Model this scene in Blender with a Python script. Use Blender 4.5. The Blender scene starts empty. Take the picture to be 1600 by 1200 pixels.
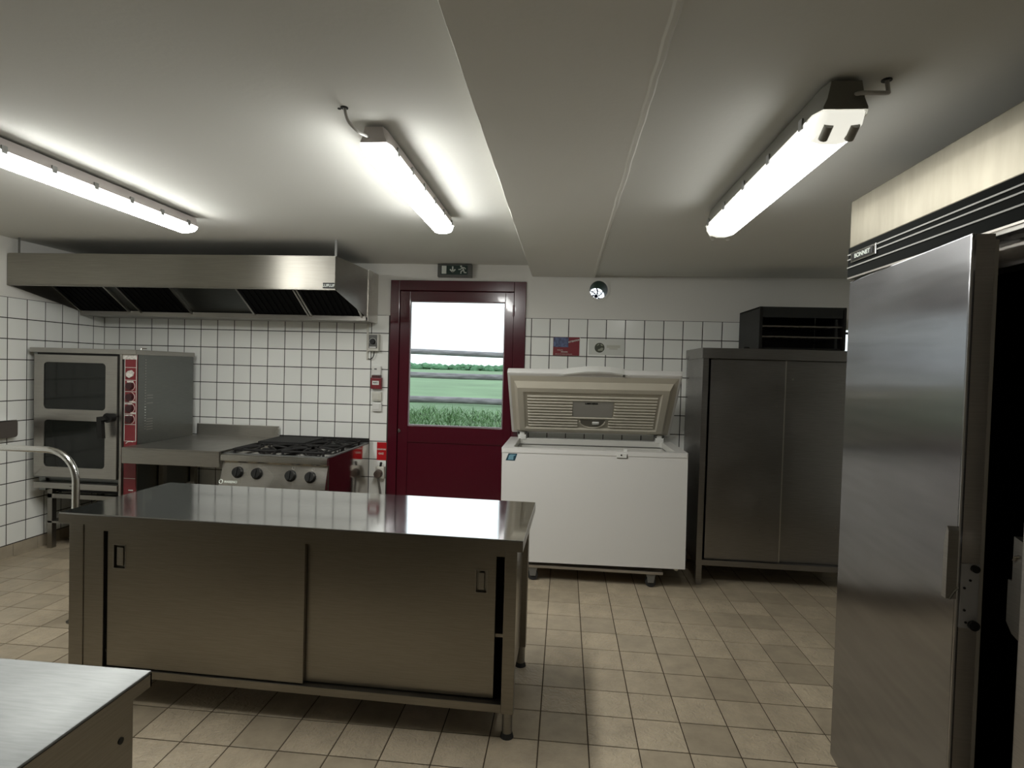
import bpy, bmesh, math, random
from mathutils import Matrix, Vector
random.seed(7)
S = bpy.context.scene
C = S.collection
PI = math.pi
def R(d): return math.radians(d)

# ------------------------------------------------------------------ camera, world, exposure
YAW, PITCH, ROLL = 0.0920672, 0.0244409, 0.0280379
FPX = 889.09
CAMH = 1.4904
def cam_axes():
    ca, sa = math.cos(YAW), math.sin(YAW); cp, sp = math.cos(PITCH), math.sin(PITCH)
    fwd = Vector((-sa*cp, ca*cp, -sp)); right = Vector((ca, sa, 0)); up = right.cross(fwd)
    cr, sr = math.cos(ROLL), math.sin(ROLL)
    return cr*right+sr*up, -sr*right+cr*up, fwd
RX, UX, FX = cam_axes()
cam = bpy.data.cameras.new('camera'); co = bpy.data.objects.new('camera', cam); C.objects.link(co)
cam.sensor_width = 36; cam.lens = FPX/1600*36; cam.clip_start = 0.05; cam.clip_end = 400
m = Matrix((( RX.x, UX.x, -FX.x, 0), (RX.y, UX.y, -FX.y, 0), (RX.z, UX.z, -FX.z, CAMH), (0, 0, 0, 1)))
co.matrix_world = m
S.camera = co
def px(p):
    v = Vector(p)-Vector((0, 0, CAMH)); d = v.dot(FX)
    if d < .05: return (-9999, -9999)
    return (800+FPX*v.dot(RX)/d, 600-FPX*v.dot(UX)/d)

W = bpy.data.worlds.new('overcast_sky'); S.world = W; W.use_nodes = True
bg = W.node_tree.nodes['Background']
bg.inputs[0].default_value = (.86, .94, 1.0, 1); bg.inputs[1].default_value = 2.2
S.view_settings.view_transform = 'Standard'; S.view_settings.look = 'None'
S.view_settings.gamma = 1; S.view_settings.exposure = 0.0
S.view_settings.use_curve_mapping = False
try:
    S.cycles.max_bounces = 10; S.cycles.transparent_max_bounces = 12; S.cycles.sample_clamp_indirect = 6
except Exception: pass
LAMP = {'A': 66.0, 'B': 66.0, 'C': 12.0}       # brightness of the three tube fittings

# ------------------------------------------------------------------ materials
def newmat(name):
    m = bpy.data.materials.new(name); m.use_nodes = True
    return m, m.node_tree, m.node_tree.nodes['Principled BSDF']
def lin(h):
    h = h.lstrip('#'); r = [int(h[i:i+2], 16)/255 for i in (0, 2, 4)]
    return tuple(((c/12.92) if c <= .04045 else ((c+.055)/1.055)**2.4) for c in r)+(1,)
def nd(t, kind, **kw):
    n = t.nodes.new(kind)
    for k, v in kw.items(): setattr(n, k, v)
    return n
def mat(name, col, rough=.5, metal=0, noise=0, nscale=30, bump=0, bscale=200, coat=0, stretch=(1, 1, 1), spec=.5, rvar=0):
    m, t, b = newmat(name)
    if isinstance(col, str): col = lin(col)
    b.inputs['Base Color'].default_value = col; b.inputs['Roughness'].default_value = rough
    b.inputs['Metallic'].default_value = metal; b.inputs['Coat Weight'].default_value = coat
    b.inputs['Specular IOR Level'].default_value = spec
    L = t.links
    tc = nd(t, 'ShaderNodeTexCoord'); mp = nd(t, 'ShaderNodeMapping'); mp.inputs['Scale'].default_value = stretch
    L.new(tc.outputs['Object'], mp.inputs['Vector'])
    if noise:
        n = nd(t, 'ShaderNodeTexNoise'); n.inputs['Scale'].default_value = nscale; n.inputs['Detail'].default_value = 4
        L.new(mp.outputs[0], n.inputs['Vector'])
        mr = nd(t, 'ShaderNodeMapRange'); mr.inputs[1].default_value = .3; mr.inputs[2].default_value = .7
        mr.inputs[3].default_value = 1-noise; mr.inputs[4].default_value = 1+noise
        L.new(n.outputs[0], mr.inputs[0])
        mx = nd(t, 'ShaderNodeMix', data_type='RGBA', blend_type='MULTIPLY'); mx.inputs[0].default_value = 1
        mx.inputs[6].default_value = col; L.new(mr.outputs[0], mx.inputs[7]); L.new(mx.outputs[2], b.inputs['Base Color'])
    if rvar:
        n = nd(t, 'ShaderNodeTexNoise'); n.inputs['Scale'].default_value = nscale; n.inputs['Detail'].default_value = 5
        L.new(mp.outputs[0], n.inputs['Vector'])
        mr = nd(t, 'ShaderNodeMapRange'); mr.inputs[1].default_value = .35; mr.inputs[2].default_value = .65
        mr.inputs[3].default_value = max(.03, rough-rvar); mr.inputs[4].default_value = rough+rvar
        L.new(n.outputs[0], mr.inputs[0]); L.new(mr.outputs[0], b.inputs['Roughness'])
    if bump:
        n = nd(t, 'ShaderNodeTexNoise'); n.inputs['Scale'].default_value = bscale; n.inputs['Detail'].default_value = 3
        L.new(mp.outputs[0], n.inputs['Vector'])
        bp = nd(t, 'ShaderNodeBump'); bp.inputs['Strength'].default_value = bump; bp.inputs['Distance'].default_value = .01
        L.new(n.outputs[0], bp.inputs['Height']); L.new(bp.outputs[0], b.inputs['Normal'])
    return m
def steel(name, col=(.56, .54, .50, 1), rough=.3, grain=(2, 2, 90), wave=0, wscale=(1, 1, 1), rvar=.06, bump=.03, aniso=0, axis='Z', arot=0):
    m, t, b = newmat(name); L = t.links
    b.inputs['Metallic'].default_value = 1; b.inputs['Base Color'].default_value = col
    b.inputs['Anisotropic'].default_value = aniso
    b.inputs['Anisotropic Rotation'].default_value = arot
    if aniso:
        tg = nd(t, 'ShaderNodeTangent'); tg.direction_type = 'RADIAL'; tg.axis = axis; L.new(tg.outputs[0], b.inputs['Tangent'])
    tc = nd(t, 'ShaderNodeTexCoord'); mp = nd(t, 'ShaderNodeMapping'); mp.inputs['Scale'].default_value = grain
    L.new(tc.outputs['Object'], mp.inputs['Vector'])
    n = nd(t, 'ShaderNodeTexNoise'); n.inputs['Scale'].default_value = 6; n.inputs['Detail'].default_value = 3
    L.new(mp.outputs[0], n.inputs['Vector'])
    n2 = nd(t, 'ShaderNodeTexNoise'); n2.inputs['Scale'].default_value = 3.0; n2.inputs['Detail'].default_value = 2
    L.new(tc.outputs['Object'], n2.inputs['Vector'])
    mr = nd(t, 'ShaderNodeMapRange'); mr.inputs[1].default_value = .3; mr.inputs[2].default_value = .7
    mr.inputs[3].default_value = rough-rvar; mr.inputs[4].default_value = rough+rvar
    L.new(n2.outputs[0], mr.inputs[0]); L.new(mr.outputs[0], b.inputs['Roughness'])
    mc = nd(t, 'ShaderNodeMapRange'); mc.inputs[1].default_value = .3; mc.inputs[2].default_value = .7
    mc.inputs[3].default_value = .9; mc.inputs[4].default_value = 1.06
    L.new(n.outputs[0], mc.inputs[0])
    mx = nd(t, 'ShaderNodeMix', data_type='RGBA', blend_type='MULTIPLY'); mx.inputs[0].default_value = 1
    mx.inputs[6].default_value = col; L.new(mc.outputs[0], mx.inputs[7]); L.new(mx.outputs[2], b.inputs['Base Color'])
    bp = nd(t, 'ShaderNodeBump'); bp.inputs['Strength'].default_value = bump; bp.inputs['Distance'].default_value = .002
    L.new(n.outputs[0], bp.inputs['Height'])
    last = bp.outputs[0]
    if wave:
        mp2 = nd(t, 'ShaderNodeMapping'); mp2.inputs['Scale'].default_value = wscale
        L.new(tc.outputs['Object'], mp2.inputs['Vector'])
        n3 = nd(t, 'ShaderNodeTexNoise'); n3.inputs['Scale'].default_value = 1.6; n3.inputs['Detail'].default_value = 1
        L.new(mp2.outputs[0], n3.inputs['Vector'])
        b2 = nd(t, 'ShaderNodeBump'); b2.inputs['Strength'].default_value = 1; b2.inputs['Distance'].default_value = wave
        L.new(n3.outputs[0], b2.inputs['Height']); L.new(last, b2.inputs['Normal']); last = b2.outputs[0]
    L.new(last, b.inputs['Normal'])
    return m
def emis(name, col, s):
    m, t, b = newmat(name)
    b.inputs['Base Color'].default_value = (.8, .8, .8, 1); b.inputs['Roughness'].default_value = .3
    b.inputs['Emission Color'].default_value = col; b.inputs['Emission Strength'].default_value = s
    return m
def tilemat(name, col, rough, vr, stone=0, hue=0, bump=0):
    m, t, b = newmat(name); L = t.links
    oi = nd(t, 'ShaderNodeObjectInfo'); mr = nd(t, 'ShaderNodeMapRange')
    mr.inputs[3].default_value = 1-vr; mr.inputs[4].default_value = 1+vr
    L.new(oi.outputs['Random'], mr.inputs[0])
    mx = nd(t, 'ShaderNodeMix', data_type='RGBA', blend_type='MULTIPLY'); mx.inputs[0].default_value = 1
    mx.inputs[6].default_value = col; L.new(mr.outputs[0], mx.inputs[7]); last = mx.outputs[2]
    b.inputs['Roughness'].default_value = rough
    if stone:
        g = nd(t, 'ShaderNodeNewGeometry')
        n = nd(t, 'ShaderNodeTexNoise'); n.inputs['Scale'].default_value = 9; n.inputs['Detail'].default_value = 8; n.inputs['Roughness'].default_value = .65
        L.new(g.outputs['Position'], n.inputs['Vector'])
        m2 = nd(t, 'ShaderNodeMapRange'); m2.inputs[1].default_value = .3; m2.inputs[2].default_value = .7
        m2.inputs[3].default_value = 1-stone; m2.inputs[4].default_value = 1+stone
        L.new(n.outputs[0], m2.inputs[0])
        mx2 = nd(t, 'ShaderNodeMix', data_type='RGBA', blend_type='MULTIPLY'); mx2.inputs[0].default_value = 1
        L.new(last, mx2.inputs[6]); L.new(m2.outputs[0], mx2.inputs[7]); last = mx2.outputs[2]
        n3 = nd(t, 'ShaderNodeTexNoise'); n3.inputs['Scale'].default_value = 38; n3.inputs['Detail'].default_value = 4; n3.inputs['Distortion'].default_value = 1.2
        L.new(g.outputs['Position'], n3.inputs['Vector'])
        bp = nd(t, 'ShaderNodeBump'); bp.inputs['Distance'].default_value = .009
        # some tiles are worn smooth, others keep the slate-like relief
        r2 = nd(t, 'ShaderNodeMapRange'); r2.inputs[1].default_value = .35; r2.inputs[2].default_value = .7
        r2.inputs[3].default_value = .06; r2.inputs[4].default_value = bump
        L.new(oi.outputs['Random'], r2.inputs[0]); L.new(r2.outputs[0], bp.inputs['Strength'])
        L.new(n3.outputs[0], bp.inputs['Height']); L.new(bp.outputs[0], b.inputs['Normal'])
    L.new(last, b.inputs['Base Color'])
    return m

M_CEIL = mat('ceiling_paint', (.70, .70, .655, 1), .9, bump=.05, bscale=60)
M_BEAM = mat('beam_paint', (.72, .71, .655, 1), .9, bump=.06, bscale=50)
M_WALLP = mat('wall_paint', (.74, .73, .68, 1), .7, bump=.08, bscale=120)
M_TILE = tilemat('white_tile', (.85, .86, .815, 1), .16, .035)
M_GROUT = mat('dark_grout', (.035, .031, .026, 1), .9)
M_FTILE = tilemat('beige_floor_tile', (.40, .335, .24, 1), .36, .17, stone=.17, bump=1.0)
M_FGROUT = mat('floor_grout', (.055, .038, .020, 1), .9)
M_SKIRT = mat('skirting_tile', (.36, .31, .23, 1), .45, noise=.1, nscale=12)
M_DIM = mat('far_room_paint', (.45, .41, .345, 1), .8)
M_STEEL = steel('brushed_steel', rough=.32)
M_STEELD = steel('worn_steel', (.33, .315, .285, 1), .38)
M_STOP = steel('steel_worktop', (.60, .605, .61, 1), .08, grain=(3, 40, 3), rvar=.025, bump=.006)
M_STOPF = steel('scratched_worktop', (.26, .27, .265, 1), .52, grain=(3, 30, 3), rvar=.08, bump=.05)
M_SFRONT = steel('cabinet_steel', (.29, .27, .235, 1), .32, grain=(2, 2, 60), rvar=.02)
M_HOOD = steel('hood_steel', (.35, .335, .295, 1), .42, grain=(1, 1, 60), wave=.003, wscale=(2, 1, .4), aniso=.85, axis='X')
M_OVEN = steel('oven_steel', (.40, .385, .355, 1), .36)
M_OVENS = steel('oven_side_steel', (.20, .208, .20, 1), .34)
M_CREAM = steel('creamy_steel', (.31, .285, .225, 1), .46, grain=(1, 5, 1), wave=.004, wscale=(1, 1.2, .8))
M_FDOOR = steel('fridge_door_steel', (.37, .37, .38, 1), .23, grain=(.4, .4, 6), wave=.022, wscale=(.25, .3, 1.5), rvar=.02, aniso=.95, axis='Z', arot=0)
M_FEDGE = steel('fridge_edge_steel', (.52, .49, .45, 1), .45, rvar=.03)
M_STOVE = steel('stove_steel', (.52, .50, .46, 1), .24, wave=.006, wscale=(4, 4, 4))
M_STSIDE = steel('stove_side_steel', (.50, .47, .44, 1), .1, rvar=.03)
M_LOCK = mat('lock_plate_metal', (.40, .40, .41, 1), .5, .2)
M_LINE = mat('satin_line', (.34, .34, .32, 1), .6, .3)
M_CHROME = mat('chrome', (.75, .75, .73, 1), .15, 1)
M_DSTEEL = steel('dark_cabinet_steel', (.30, .29, .28, 1), .33, grain=(2, 2, 50))
M_BLACK = mat('black_plastic', (.010, .010, .009, 1), .45, spec=.3)
M_IRON = mat('black_cast_iron', (.010, .0095, .009, 1), .65, spec=.25, bump=.2, bscale=120)
M_DARK = mat('shaded_interior', (.010, .011, .011, 1), .6)  # near-black base colour carries the shade of unlit insides
M_BAND = mat('black_control_band', (.014, .015, .014, 1), .9, spec=.05)
M_GLASSD = mat('dark_oven_glass', (.012, .014, .012, 1), .09, spec=.35)
M_RED = mat('red_panel', (.19, .018, .024, 1), .35)
M_REDS = mat('red_sign', '#b01a20', .35)
M_WHITE = mat('white_plastic', (.72, .72, .68, 1), .35)
M_OFFW = mat('ivory_plastic', (.60, .59, .52, 1), .4)
M_TAPE = mat('white_tape', (.62, .60, .55, 1), .6, noise=.3, nscale=60)
M_FRZ = mat('freezer_enamel', (.72, .71, .68, 1), .28)
M_FRZI = mat('freezer_liner', (.66, .65, .60, 1), .35)
M_LID = mat('lid_liner', (.56, .52, .425, 1), .42)
M_GREY = mat('grey_label', (.42, .40, .36, 1), .4)
M_DOOR = mat('burgundy_paint', (.070, .0055, .013, 1), .2, coat=.25)
M_GREEN = mat('dark_green_sign', (.012, .035, .026, 1), .3)
M_SIGNW = mat('sign_white', (.62, .66, .60, 1), .4)
M_SIGNF = mat('sign_frame', (.10, .10, .09, 1), .3)
M_FILTER = mat('grease_filter', (.005, .005, .005, 1), .7, spec=.1)
M_PIPE = mat('dark_pipe', (.05, .05, .045, 1), .6)
M_GRIL = mat('grille_blue', (.06, .06, .30, 1), .5)
M_WOOD = mat('weathered_log', (.215, .20, .21, 1), .8, noise=.4, nscale=14, stretch=(.3, 2, 2), bump=.4, bscale=20)
M_GRASSF = mat('meadow', (.135, .22, .115, 1), .95, noise=.22, nscale=.6)
M_BLADE = mat('grass_blade', (.13, .235, .10, 1), .5, noise=.75, nscale=34)
M_HEDGE = mat('hedge_leaves', (.10, .22, .12, 1), .8, noise=.3, nscale=2)
M_BLUE = mat('sticker_blue', '#6f97a6', .4); M_NAVY = mat('sticker_navy', '#20404f', .4)
M_SCREEN = mat('poster_photo', '#4d5878', .4, noise=.6, nscale=45)
M_BEIGET = mat('pale_print', (.50, .50, .42, 1), .5)
M_OLIVE = mat('olive_print', (.06, .065, .045, 1), .5); M_OLIVL = mat('olive_light', (.30, .31, .24, 1), .5)
M_RUBBER = mat('rubber', (.02, .02, .02, 1), .7)
M_GALV = mat('galvanised', (.22, .22, .21, 1), .45, .6)
M_CABLE = mat('pale_cable', (.45, .44, .41, 1), .5)
M_HOUSEC = mat('grey_green_housing', (.16, .155, .13, 1), .5)
M_HOUSE = mat('lamp_housing', (.50, .46, .44, 1), .4)
def diffuser(name, col, s):
    # prismatic diffuser: gives most of its light straight down, less from its flanks
    m = emis(name, col, s); t = m.node_tree; b = t.nodes['Principled BSDF']
    g = nd(t, 'ShaderNodeNewGeometry'); sp = nd(t, 'ShaderNodeSeparateXYZ'); t.links.new(g.outputs['True Normal'], sp.inputs[0])
    mr = nd(t, 'ShaderNodeMapRange'); mr.inputs[1].default_value = 0; mr.inputs[2].default_value = -1; mr.inputs[3].default_value = s*.37; mr.inputs[4].default_value = s
    t.links.new(sp.outputs['Z'], mr.inputs[0]); t.links.new(mr.outputs[0], b.inputs['Emission Strength'])
    return m
M_LAMP = {k: diffuser('lit_diffuser_'+n, (1, 1, .965, 1), LAMP[k]) for k, n in (('A', 'one'), ('B', 'two'), ('C', 'three'))}
M_LEND = emis('diffuser_end', (1, .98, .86, 1), .8)
M_TUBEEND = mat('tube_holder', (.25, .24, .20, 1), .5)
def glassmat():
    m = bpy.data.materials.new('door_glass'); m.use_nodes = True; t = m.node_tree; t.nodes.clear()
    o = nd(t, 'ShaderNodeOutputMaterial'); tr = nd(t, 'ShaderNodeBsdfTransparent'); gl = nd(t, 'ShaderNodeBsdfGlossy')
    tr.inputs[0].default_value = (.96, .98, .97, 1); gl.inputs['Roughness'].default_value = .02
    fr = nd(t, 'ShaderNodeFresnel'); fr.inputs[0].default_value = 1.45; mx = nd(t, 'ShaderNodeMixShader')
    t.links.new(fr.outputs[0], mx.inputs[0]); t.links.new(tr.outputs[0], mx.inputs[1]); t.links.new(gl.outputs[0], mx.inputs[2])
    t.links.new(mx.outputs[0], o.inputs[0]); return m
M_GLASS = glassmat()

# ------------------------------------------------------------------ mesh helpers
def box(bm, x0, x1, y0, y1, z0, z1, bev=0, mtx=None):
    vs = [bm.verts.new((x, y, z)) for x in (x0, x1) for y in (y0, y1) for z in (z0, z1)]
    fs = [(0, 1, 3, 2), (4, 6, 7, 5), (0, 4, 5, 1), (2, 3, 7, 6), (0, 2, 6, 4), (1, 5, 7, 3)]
    F = [bm.faces.new([vs[i] for i in f]) for f in fs]
    if bev:
        e = list({e for f in F for e in f.edges})
        r = bmesh.ops.bevel(bm, geom=e, offset=bev, segments=2, affect='EDGES', profile=.6)
        if mtx is not None:
            bmesh.ops.transform(bm, matrix=mtx, verts=list({v for f in r['faces'] for v in f.verts} | {v for v in vs if v.is_valid}))
    elif mtx is not None:
        bmesh.ops.transform(bm, matrix=mtx, verts=vs)
def prism(bm, pts, axis, a, b):
    """polygon pts (2-D) extruded along axis from a to b; x:(y,z) y:(x,z) z:(x,y)"""
    def mk(p, t): return {'x': (t, p[0], p[1]), 'y': (p[0], t, p[1]), 'z': (p[0], p[1], t)}[axis]
    A = [bm.verts.new(mk(p, a)) for p in pts]; B = [bm.verts.new(mk(p, b)) for p in pts]
    n = len(pts)
    bm.faces.new(A); bm.faces.new(B[::-1])
    for i in range(n): bm.faces.new((A[i], B[i], B[(i+1) % n], A[(i+1) % n]))
def rrect(x0, x1, z0, z1, r, seg=5):
    o = []
    for cx, cz, a in ((x1-r, z1-r, 0), (x0+r, z1-r, 90), (x0+r, z0+r, 180), (x1-r, z0+r, 270)):
        for i in range(seg+1):
            t = R(a+90*i/seg); o.append((cx+r*math.cos(t), cz+r*math.sin(t)))
    return o
def cyl(bm, p0, p1, r, seg=20, r2=None):
    p0, p1 = Vector(p0), Vector(p1); d = p1-p0
    q = d.to_track_quat('Z', 'Y').to_matrix().to_4x4()
    bmesh.ops.create_cone(bm, cap_ends=True, segments=seg, radius1=r, radius2=r if r2 is None else r2, depth=d.length,
                          matrix=Matrix.Translation((p0+p1)/2) @ q)
def tube(bm, pts, r, seg=12, closed=False):
    pts = [Vector(p) for p in pts]; rings = []; n = len(pts)
    up = Vector((0, 0, 1))
    for i, p in enumerate(pts):
        a = pts[(i-1) % n] if (i > 0 or closed) else p; b = pts[(i+1) % n] if (i < n-1 or closed) else p
        d = (b-a).normalized()
        if abs(d.dot(up)) > .95: up = Vector((1, 0, 0)) if abs(d.x) < .9 else Vector((0, 1, 0))
        s = d.cross(up).normalized(); u = s.cross(d).normalized(); up = u
        rings.append([bm.verts.new(p+r*(math.cos(2*PI*k/seg)*s+math.sin(2*PI*k/seg)*u)) for k in range(seg)])
    for i in range(n if closed else n-1):
        A, B = rings[i], rings[(i+1) % n]
        for k in range(seg): bm.faces.new((A[k], A[(k+1) % seg], B[(k+1) % seg], B[k]))
    if not closed: bm.faces.new(rings[0][::-1]); bm.faces.new(rings[-1])
def arc(c, r, a0, a1, n, f):
    return [f(c[0]+r*math.cos(R(a0+(a1-a0)*i/n)), c[1]+r*math.sin(R(a0+(a1-a0)*i/n))) for i in range(n+1)]
def ring_plate(bm, outer, inner, axis, a, b):
    """frame between two outlines with the same number of points"""
    def mk(p, t): return {'x': (t, p[0], p[1]), 'y': (p[0], t, p[1]), 'z': (p[0], p[1], t)}[axis]
    n = len(outer)
    O0 = [bm.verts.new(mk(p, a)) for p in outer]; O1 = [bm.verts.new(mk(p, b)) for p in outer]
    I0 = [bm.verts.new(mk(p, a)) for p in inner]; I1 = [bm.verts.new(mk(p, b)) for p in inner]
    for i in range(n):
        j = (i+1) % n
        for q in ((O0[i], O0[j], I0[j], I0[i]), (O1[j], O1[i], I1[i], I1[j]), (O0[j], O0[i], O1[i], O1[j]), (I0[i], I0[j], I1[j], I1[i])):
            bm.faces.new(q)
ROOTM = {}
def finish(name, bm, material, parent=None, smooth=False, world=True, mtx=None):
    if mtx is not None: bmesh.ops.transform(bm, matrix=mtx, verts=bm.verts)
    root = parent
    while root is not None and root.parent is not None: root = root.parent
    if root is not None and world and root.name in ROOTM:
        bmesh.ops.transform(bm, matrix=ROOTM[root.name].inverted(), verts=bm.verts)
    bmesh.ops.recalc_face_normals(bm, faces=bm.faces)
    me = bpy.data.meshes.new(name); bm.to_mesh(me); bm.free()
    me.materials.append(material)
    if smooth:
        me.polygons.foreach_set('use_smooth', [True]*len(me.polygons))
        try: me.set_sharp_from_angle(angle=R(35))
        except Exception: pass
    o = bpy.data.objects.new(name, me); C.objects.link(o)
    if parent is not None: o.parent = parent
    return o
def B(): return bmesh.new()
def part(name, m, parent, *boxes, bev=0, smooth=False, label=None, world=True):
    bm = B()
    for b in boxes: box(bm, *b, bev=bev)
    o = finish(name, bm, m, parent, smooth, world)
    if label: o['label'] = label
    return o
def thing(name, label, cat, loc, rotz=0, group=None, roty=0):
    o = bpy.data.objects.new(name, None); C.objects.link(o); o.empty_display_size = .1
    o.location = loc; o.rotation_euler = (0, roty, rotz)
    ROOTM[o.name] = Matrix.Translation(loc) @ Matrix.Rotation(rotz, 4, 'Z') @ Matrix.Rotation(roty, 4, 'Y')
    o['label'] = label; o['category'] = cat
    if group: o['group'] = group
    return o
def tag(o, label, cat, group=None, kind=None):
    o['label'] = label; o['category'] = cat
    if group: o['group'] = group
    if kind: o['kind'] = kind
    return o
def struct(name, bm, m, label=None, smooth=False):
    o = finish(name, bm, m, None, smooth); o['kind'] = 'structure'
    if label: o['label'] = label
    return o
def sbox(name, m, *boxes, label=None):
    bm = B()
    for b in boxes: box(bm, *b)
    return struct(name, bm, m, label)
def text(name, s, size, m, parent, mtx, extrude=.0006, world=True, bold=0, sx=1):
    cu = bpy.data.curves.new('t', 'FONT'); cu.body = s; cu.size = size; cu.extrude = extrude; cu.align_x = 'CENTER'; cu.align_y = 'CENTER'
    cu.offset = bold
    to = bpy.data.objects.new('t', cu); C.objects.link(to)
    dg = bpy.context.evaluated_depsgraph_get(); me0 = bpy.data.meshes.new_from_object(to.evaluated_get(dg))
    bm = B(); bm.from_mesh(me0); bpy.data.objects.remove(to); bpy.data.curves.remove(cu); bpy.data.meshes.remove(me0)
    return finish(name, bm, m, parent, world=world, mtx=mtx @ Matrix.Diagonal((sx, 1, 1, 1)))
# text facing the camera on a wall-parallel plane (normal -y)
def face_y(x, y, z, tilt=0): return Matrix.Translation((x, y, z)) @ Matrix.Rotation(R(90), 4, 'X') @ Matrix.Rotation(tilt, 4, 'Z')
# text on a plane with normal -x (reading direction towards -y)
def face_x(x, y, z): return Matrix.Translation((x, y, z)) @ Matrix.Rotation(R(-90), 4, 'Z') @ Matrix.Rotation(R(90), 4, 'X')

# ------------------------------------------------------------------ room shell
YB, XL, XR, YF = 4.688, -4.066, 2.75, -3.2
ZCL, ZCR, ZBM = 2.355, 2.277, 2.263
BX0, BX1 = -.295, .222
WP = .1525; TT = 1.770+WP                      # wall tile pitch, top of the tiling
DX0, DX1, DZ = -1.475, -.335, 2.218            # door opening
HX, HZ, HR = .253, 2.162, .076                 # round ventilation hole
WX0, WX1, WZ0, WZ1 = 2.17, 2.62, 1.60, 1.90    # little window at the right end

sbox('floor', M_FGROUT, (XL-.1, XR+.1, YF-.1, YB+.1, -.12, -.0025))
FL = bpy.data.objects['floor']
bm = B()
T = .32
yw = YB+.0025
def wb(x0, x1, z0, z1): box(bm, x0, x1, yw, YB+T, z0, z1)
wb(XL-.3, DX0, -.1, 2.6); wb(DX0, DX1, DZ, 2.6); wb(DX1, HX-.13, -.1, 2.6)
wb(HX-.13, HX+.13, -.1, HZ-.13); wb(HX-.13, HX+.13, HZ+.13, 2.6)
wb(HX+.13, WX0, -.1, 2.6); wb(WX0, WX1, -.1, WZ0); wb(WX0, WX1, WZ1, 2.6); wb(WX1, XR+.3, -.1, 2.6)
n = 32
cir = [(HX+HR*math.cos(2*PI*i/n), HZ+HR*math.sin(2*PI*i/n)) for i in range(n)]
def sq(i):
    a = 2*PI*i/n; c, s = math.cos(a), math.sin(a); k = .13/max(abs(c), abs(s)); return (HX+c*k, HZ+s*k)
ring_plate(bm, [sq(i) for i in range(n)], cir, 'y', yw, YB+T)
struct('wall_back', bm, M_WALLP); WB = bpy.data.objects['wall_back']
sbox('wall_left', M_WALLP, (XL-.3, XL-.0025, YF-.1, yw, -.1, 2.6)); WL = bpy.data.objects['wall_left']
sbox('wall_right', M_WALLP, (XR, XR+.3, YF-.1, yw, -.1, 2.6)); WR = bpy.data.objects['wall_right']
sbox('wall_front', M_DIM, (XL-.3, XR+.3, YF-.3, YF, -.1, 2.6))
sbox('ceiling', M_CEIL, (XL-.3, BX0, YF-.3, YB+T, ZCL, 2.6))
sbox('ceiling', M_CEIL, (BX1, XR+.3, YF-.3, YB+T, ZCR, 2.6)); sbox('ceiling', M_CEIL, (BX0, BX1, YF-.3, YB+T, ZCL+.04, 2.6))
# plastered beam with slightly ragged arrises
bm = B()
N = 90; pf = []
random.seed(3)
def rag(a): return a*(random.random()-.5)
rows = []
for i in range(N+1):
    y = YF+(YB-YF)*i/N
    xl, xr = BX0+rag(.003), BX1+rag(.004)
    zb = ZBM+rag(.001)
    prof = [(BX0+.001, ZCL+.03), (BX0+.001, ZBM+.01), (xl+.006, zb), ((xl+xr)/2, zb), (xr-.022, zb), (xr-.015, zb-.002), (xr-.004, zb-.001), (xr+.002, zb+.006), (BX1, ZCR+.05)]
    rows.append([bm.verts.new((p[0], y, p[1])) for p in prof])
for a, b in zip(rows, rows[1:]):
    for k in range(len(a)-1): bm.faces.new((a[k], a[k+1], b[k+1], b[k]))
for r in (rows[0], rows[-1]): bm.faces.new(r)
struct('trim_1', bm, M_BEAM, 'plastered ceiling beam running towards the door', smooth=False)

# tiles: bevelled slab in the XZ plane facing -y, origin at its centre
def slab(name, w, h, t=.004, ch=.0012):
    bm = B()
    o = [(-w/2, -h/2), (w/2, -h/2), (w/2, h/2), (-w/2, h/2)]
    k = [((abs(a)-ch)*(1 if a > 0 else -1), (abs(b)-ch)*(1 if b > 0 else -1)) for a, b in o]
    V0 = [bm.verts.new((a, t, b)) for a, b in o]; V1 = [bm.verts.new((a, ch*.6, b)) for a, b in o]; V2 = [bm.verts.new((a, 0, b)) for a, b in k]
    bm.faces.new(V2)
    for i in range(4):
        j = (i+1) % 4
        bm.faces.new((V0[i], V0[j], V1[j], V1[i])); bm.faces.new((V1[i], V1[j], V2[j], V2[i]))
    bmesh.ops.recalc_face_normals(bm, faces=bm.faces)
    me = bpy.data.meshes.new(name); bm.to_mesh(me); bm.free(); return me
G = .0068
ME_T = slab('wall_tile', WP-G, WP-G); ME_T.materials.append(M_TILE)
FS = .199
ME_F = slab('floor_tile', FS-.005, FS-.005, .005, .0015); ME_F.materials.append(M_FTILE)
def add_tile(name, me, parent, loc, rot=(0, 0, 0), sc=(1, 1, 1)):
    o = bpy.data.objects.new(name, me); o.location = loc; o.rotation_euler = rot; o.scale = sc
    o.parent = parent; C.objects.link(o); return o
def field(name, parent, me, items, m):
    """joined remainder of a tiling; items = (loc, rot, scale)"""
    bm = B(); v0 = [v.co.copy() for v in me.vertices]; fc = [tuple(p.vertices) for p in me.polygons]
    from mathutils import Euler
    for loc, rot, sc in items:
        mt = Matrix.Translation(loc) @ Euler(rot).to_matrix().to_4x4() @ Matrix.Diagonal((*sc, 1))
        vs = [bm.verts.new(mt @ v) for v in v0]
        for f in fc: bm.faces.new([vs[i] for i in f])
    me2 = bpy.data.meshes.new(name); bm.to_mesh(me2); bm.free(); me2.materials.append(m)
    o = bpy.data.objects.new(name, me2); C.objects.link(o); o.parent = parent; o['kind'] = 'stuff'; return o
def cuts(lo, hi, origin, pitch):
    """grid cells of the pitch clipped to lo..hi"""
    k = math.floor((lo-origin)/pitch); out = []
    while origin+k*pitch < hi-.004:
        a, b = max(lo, origin+k*pitch), min(hi, origin+(k+1)*pitch)
        if b-a > .012: out.append((a, b))
        k += 1
    return out
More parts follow.
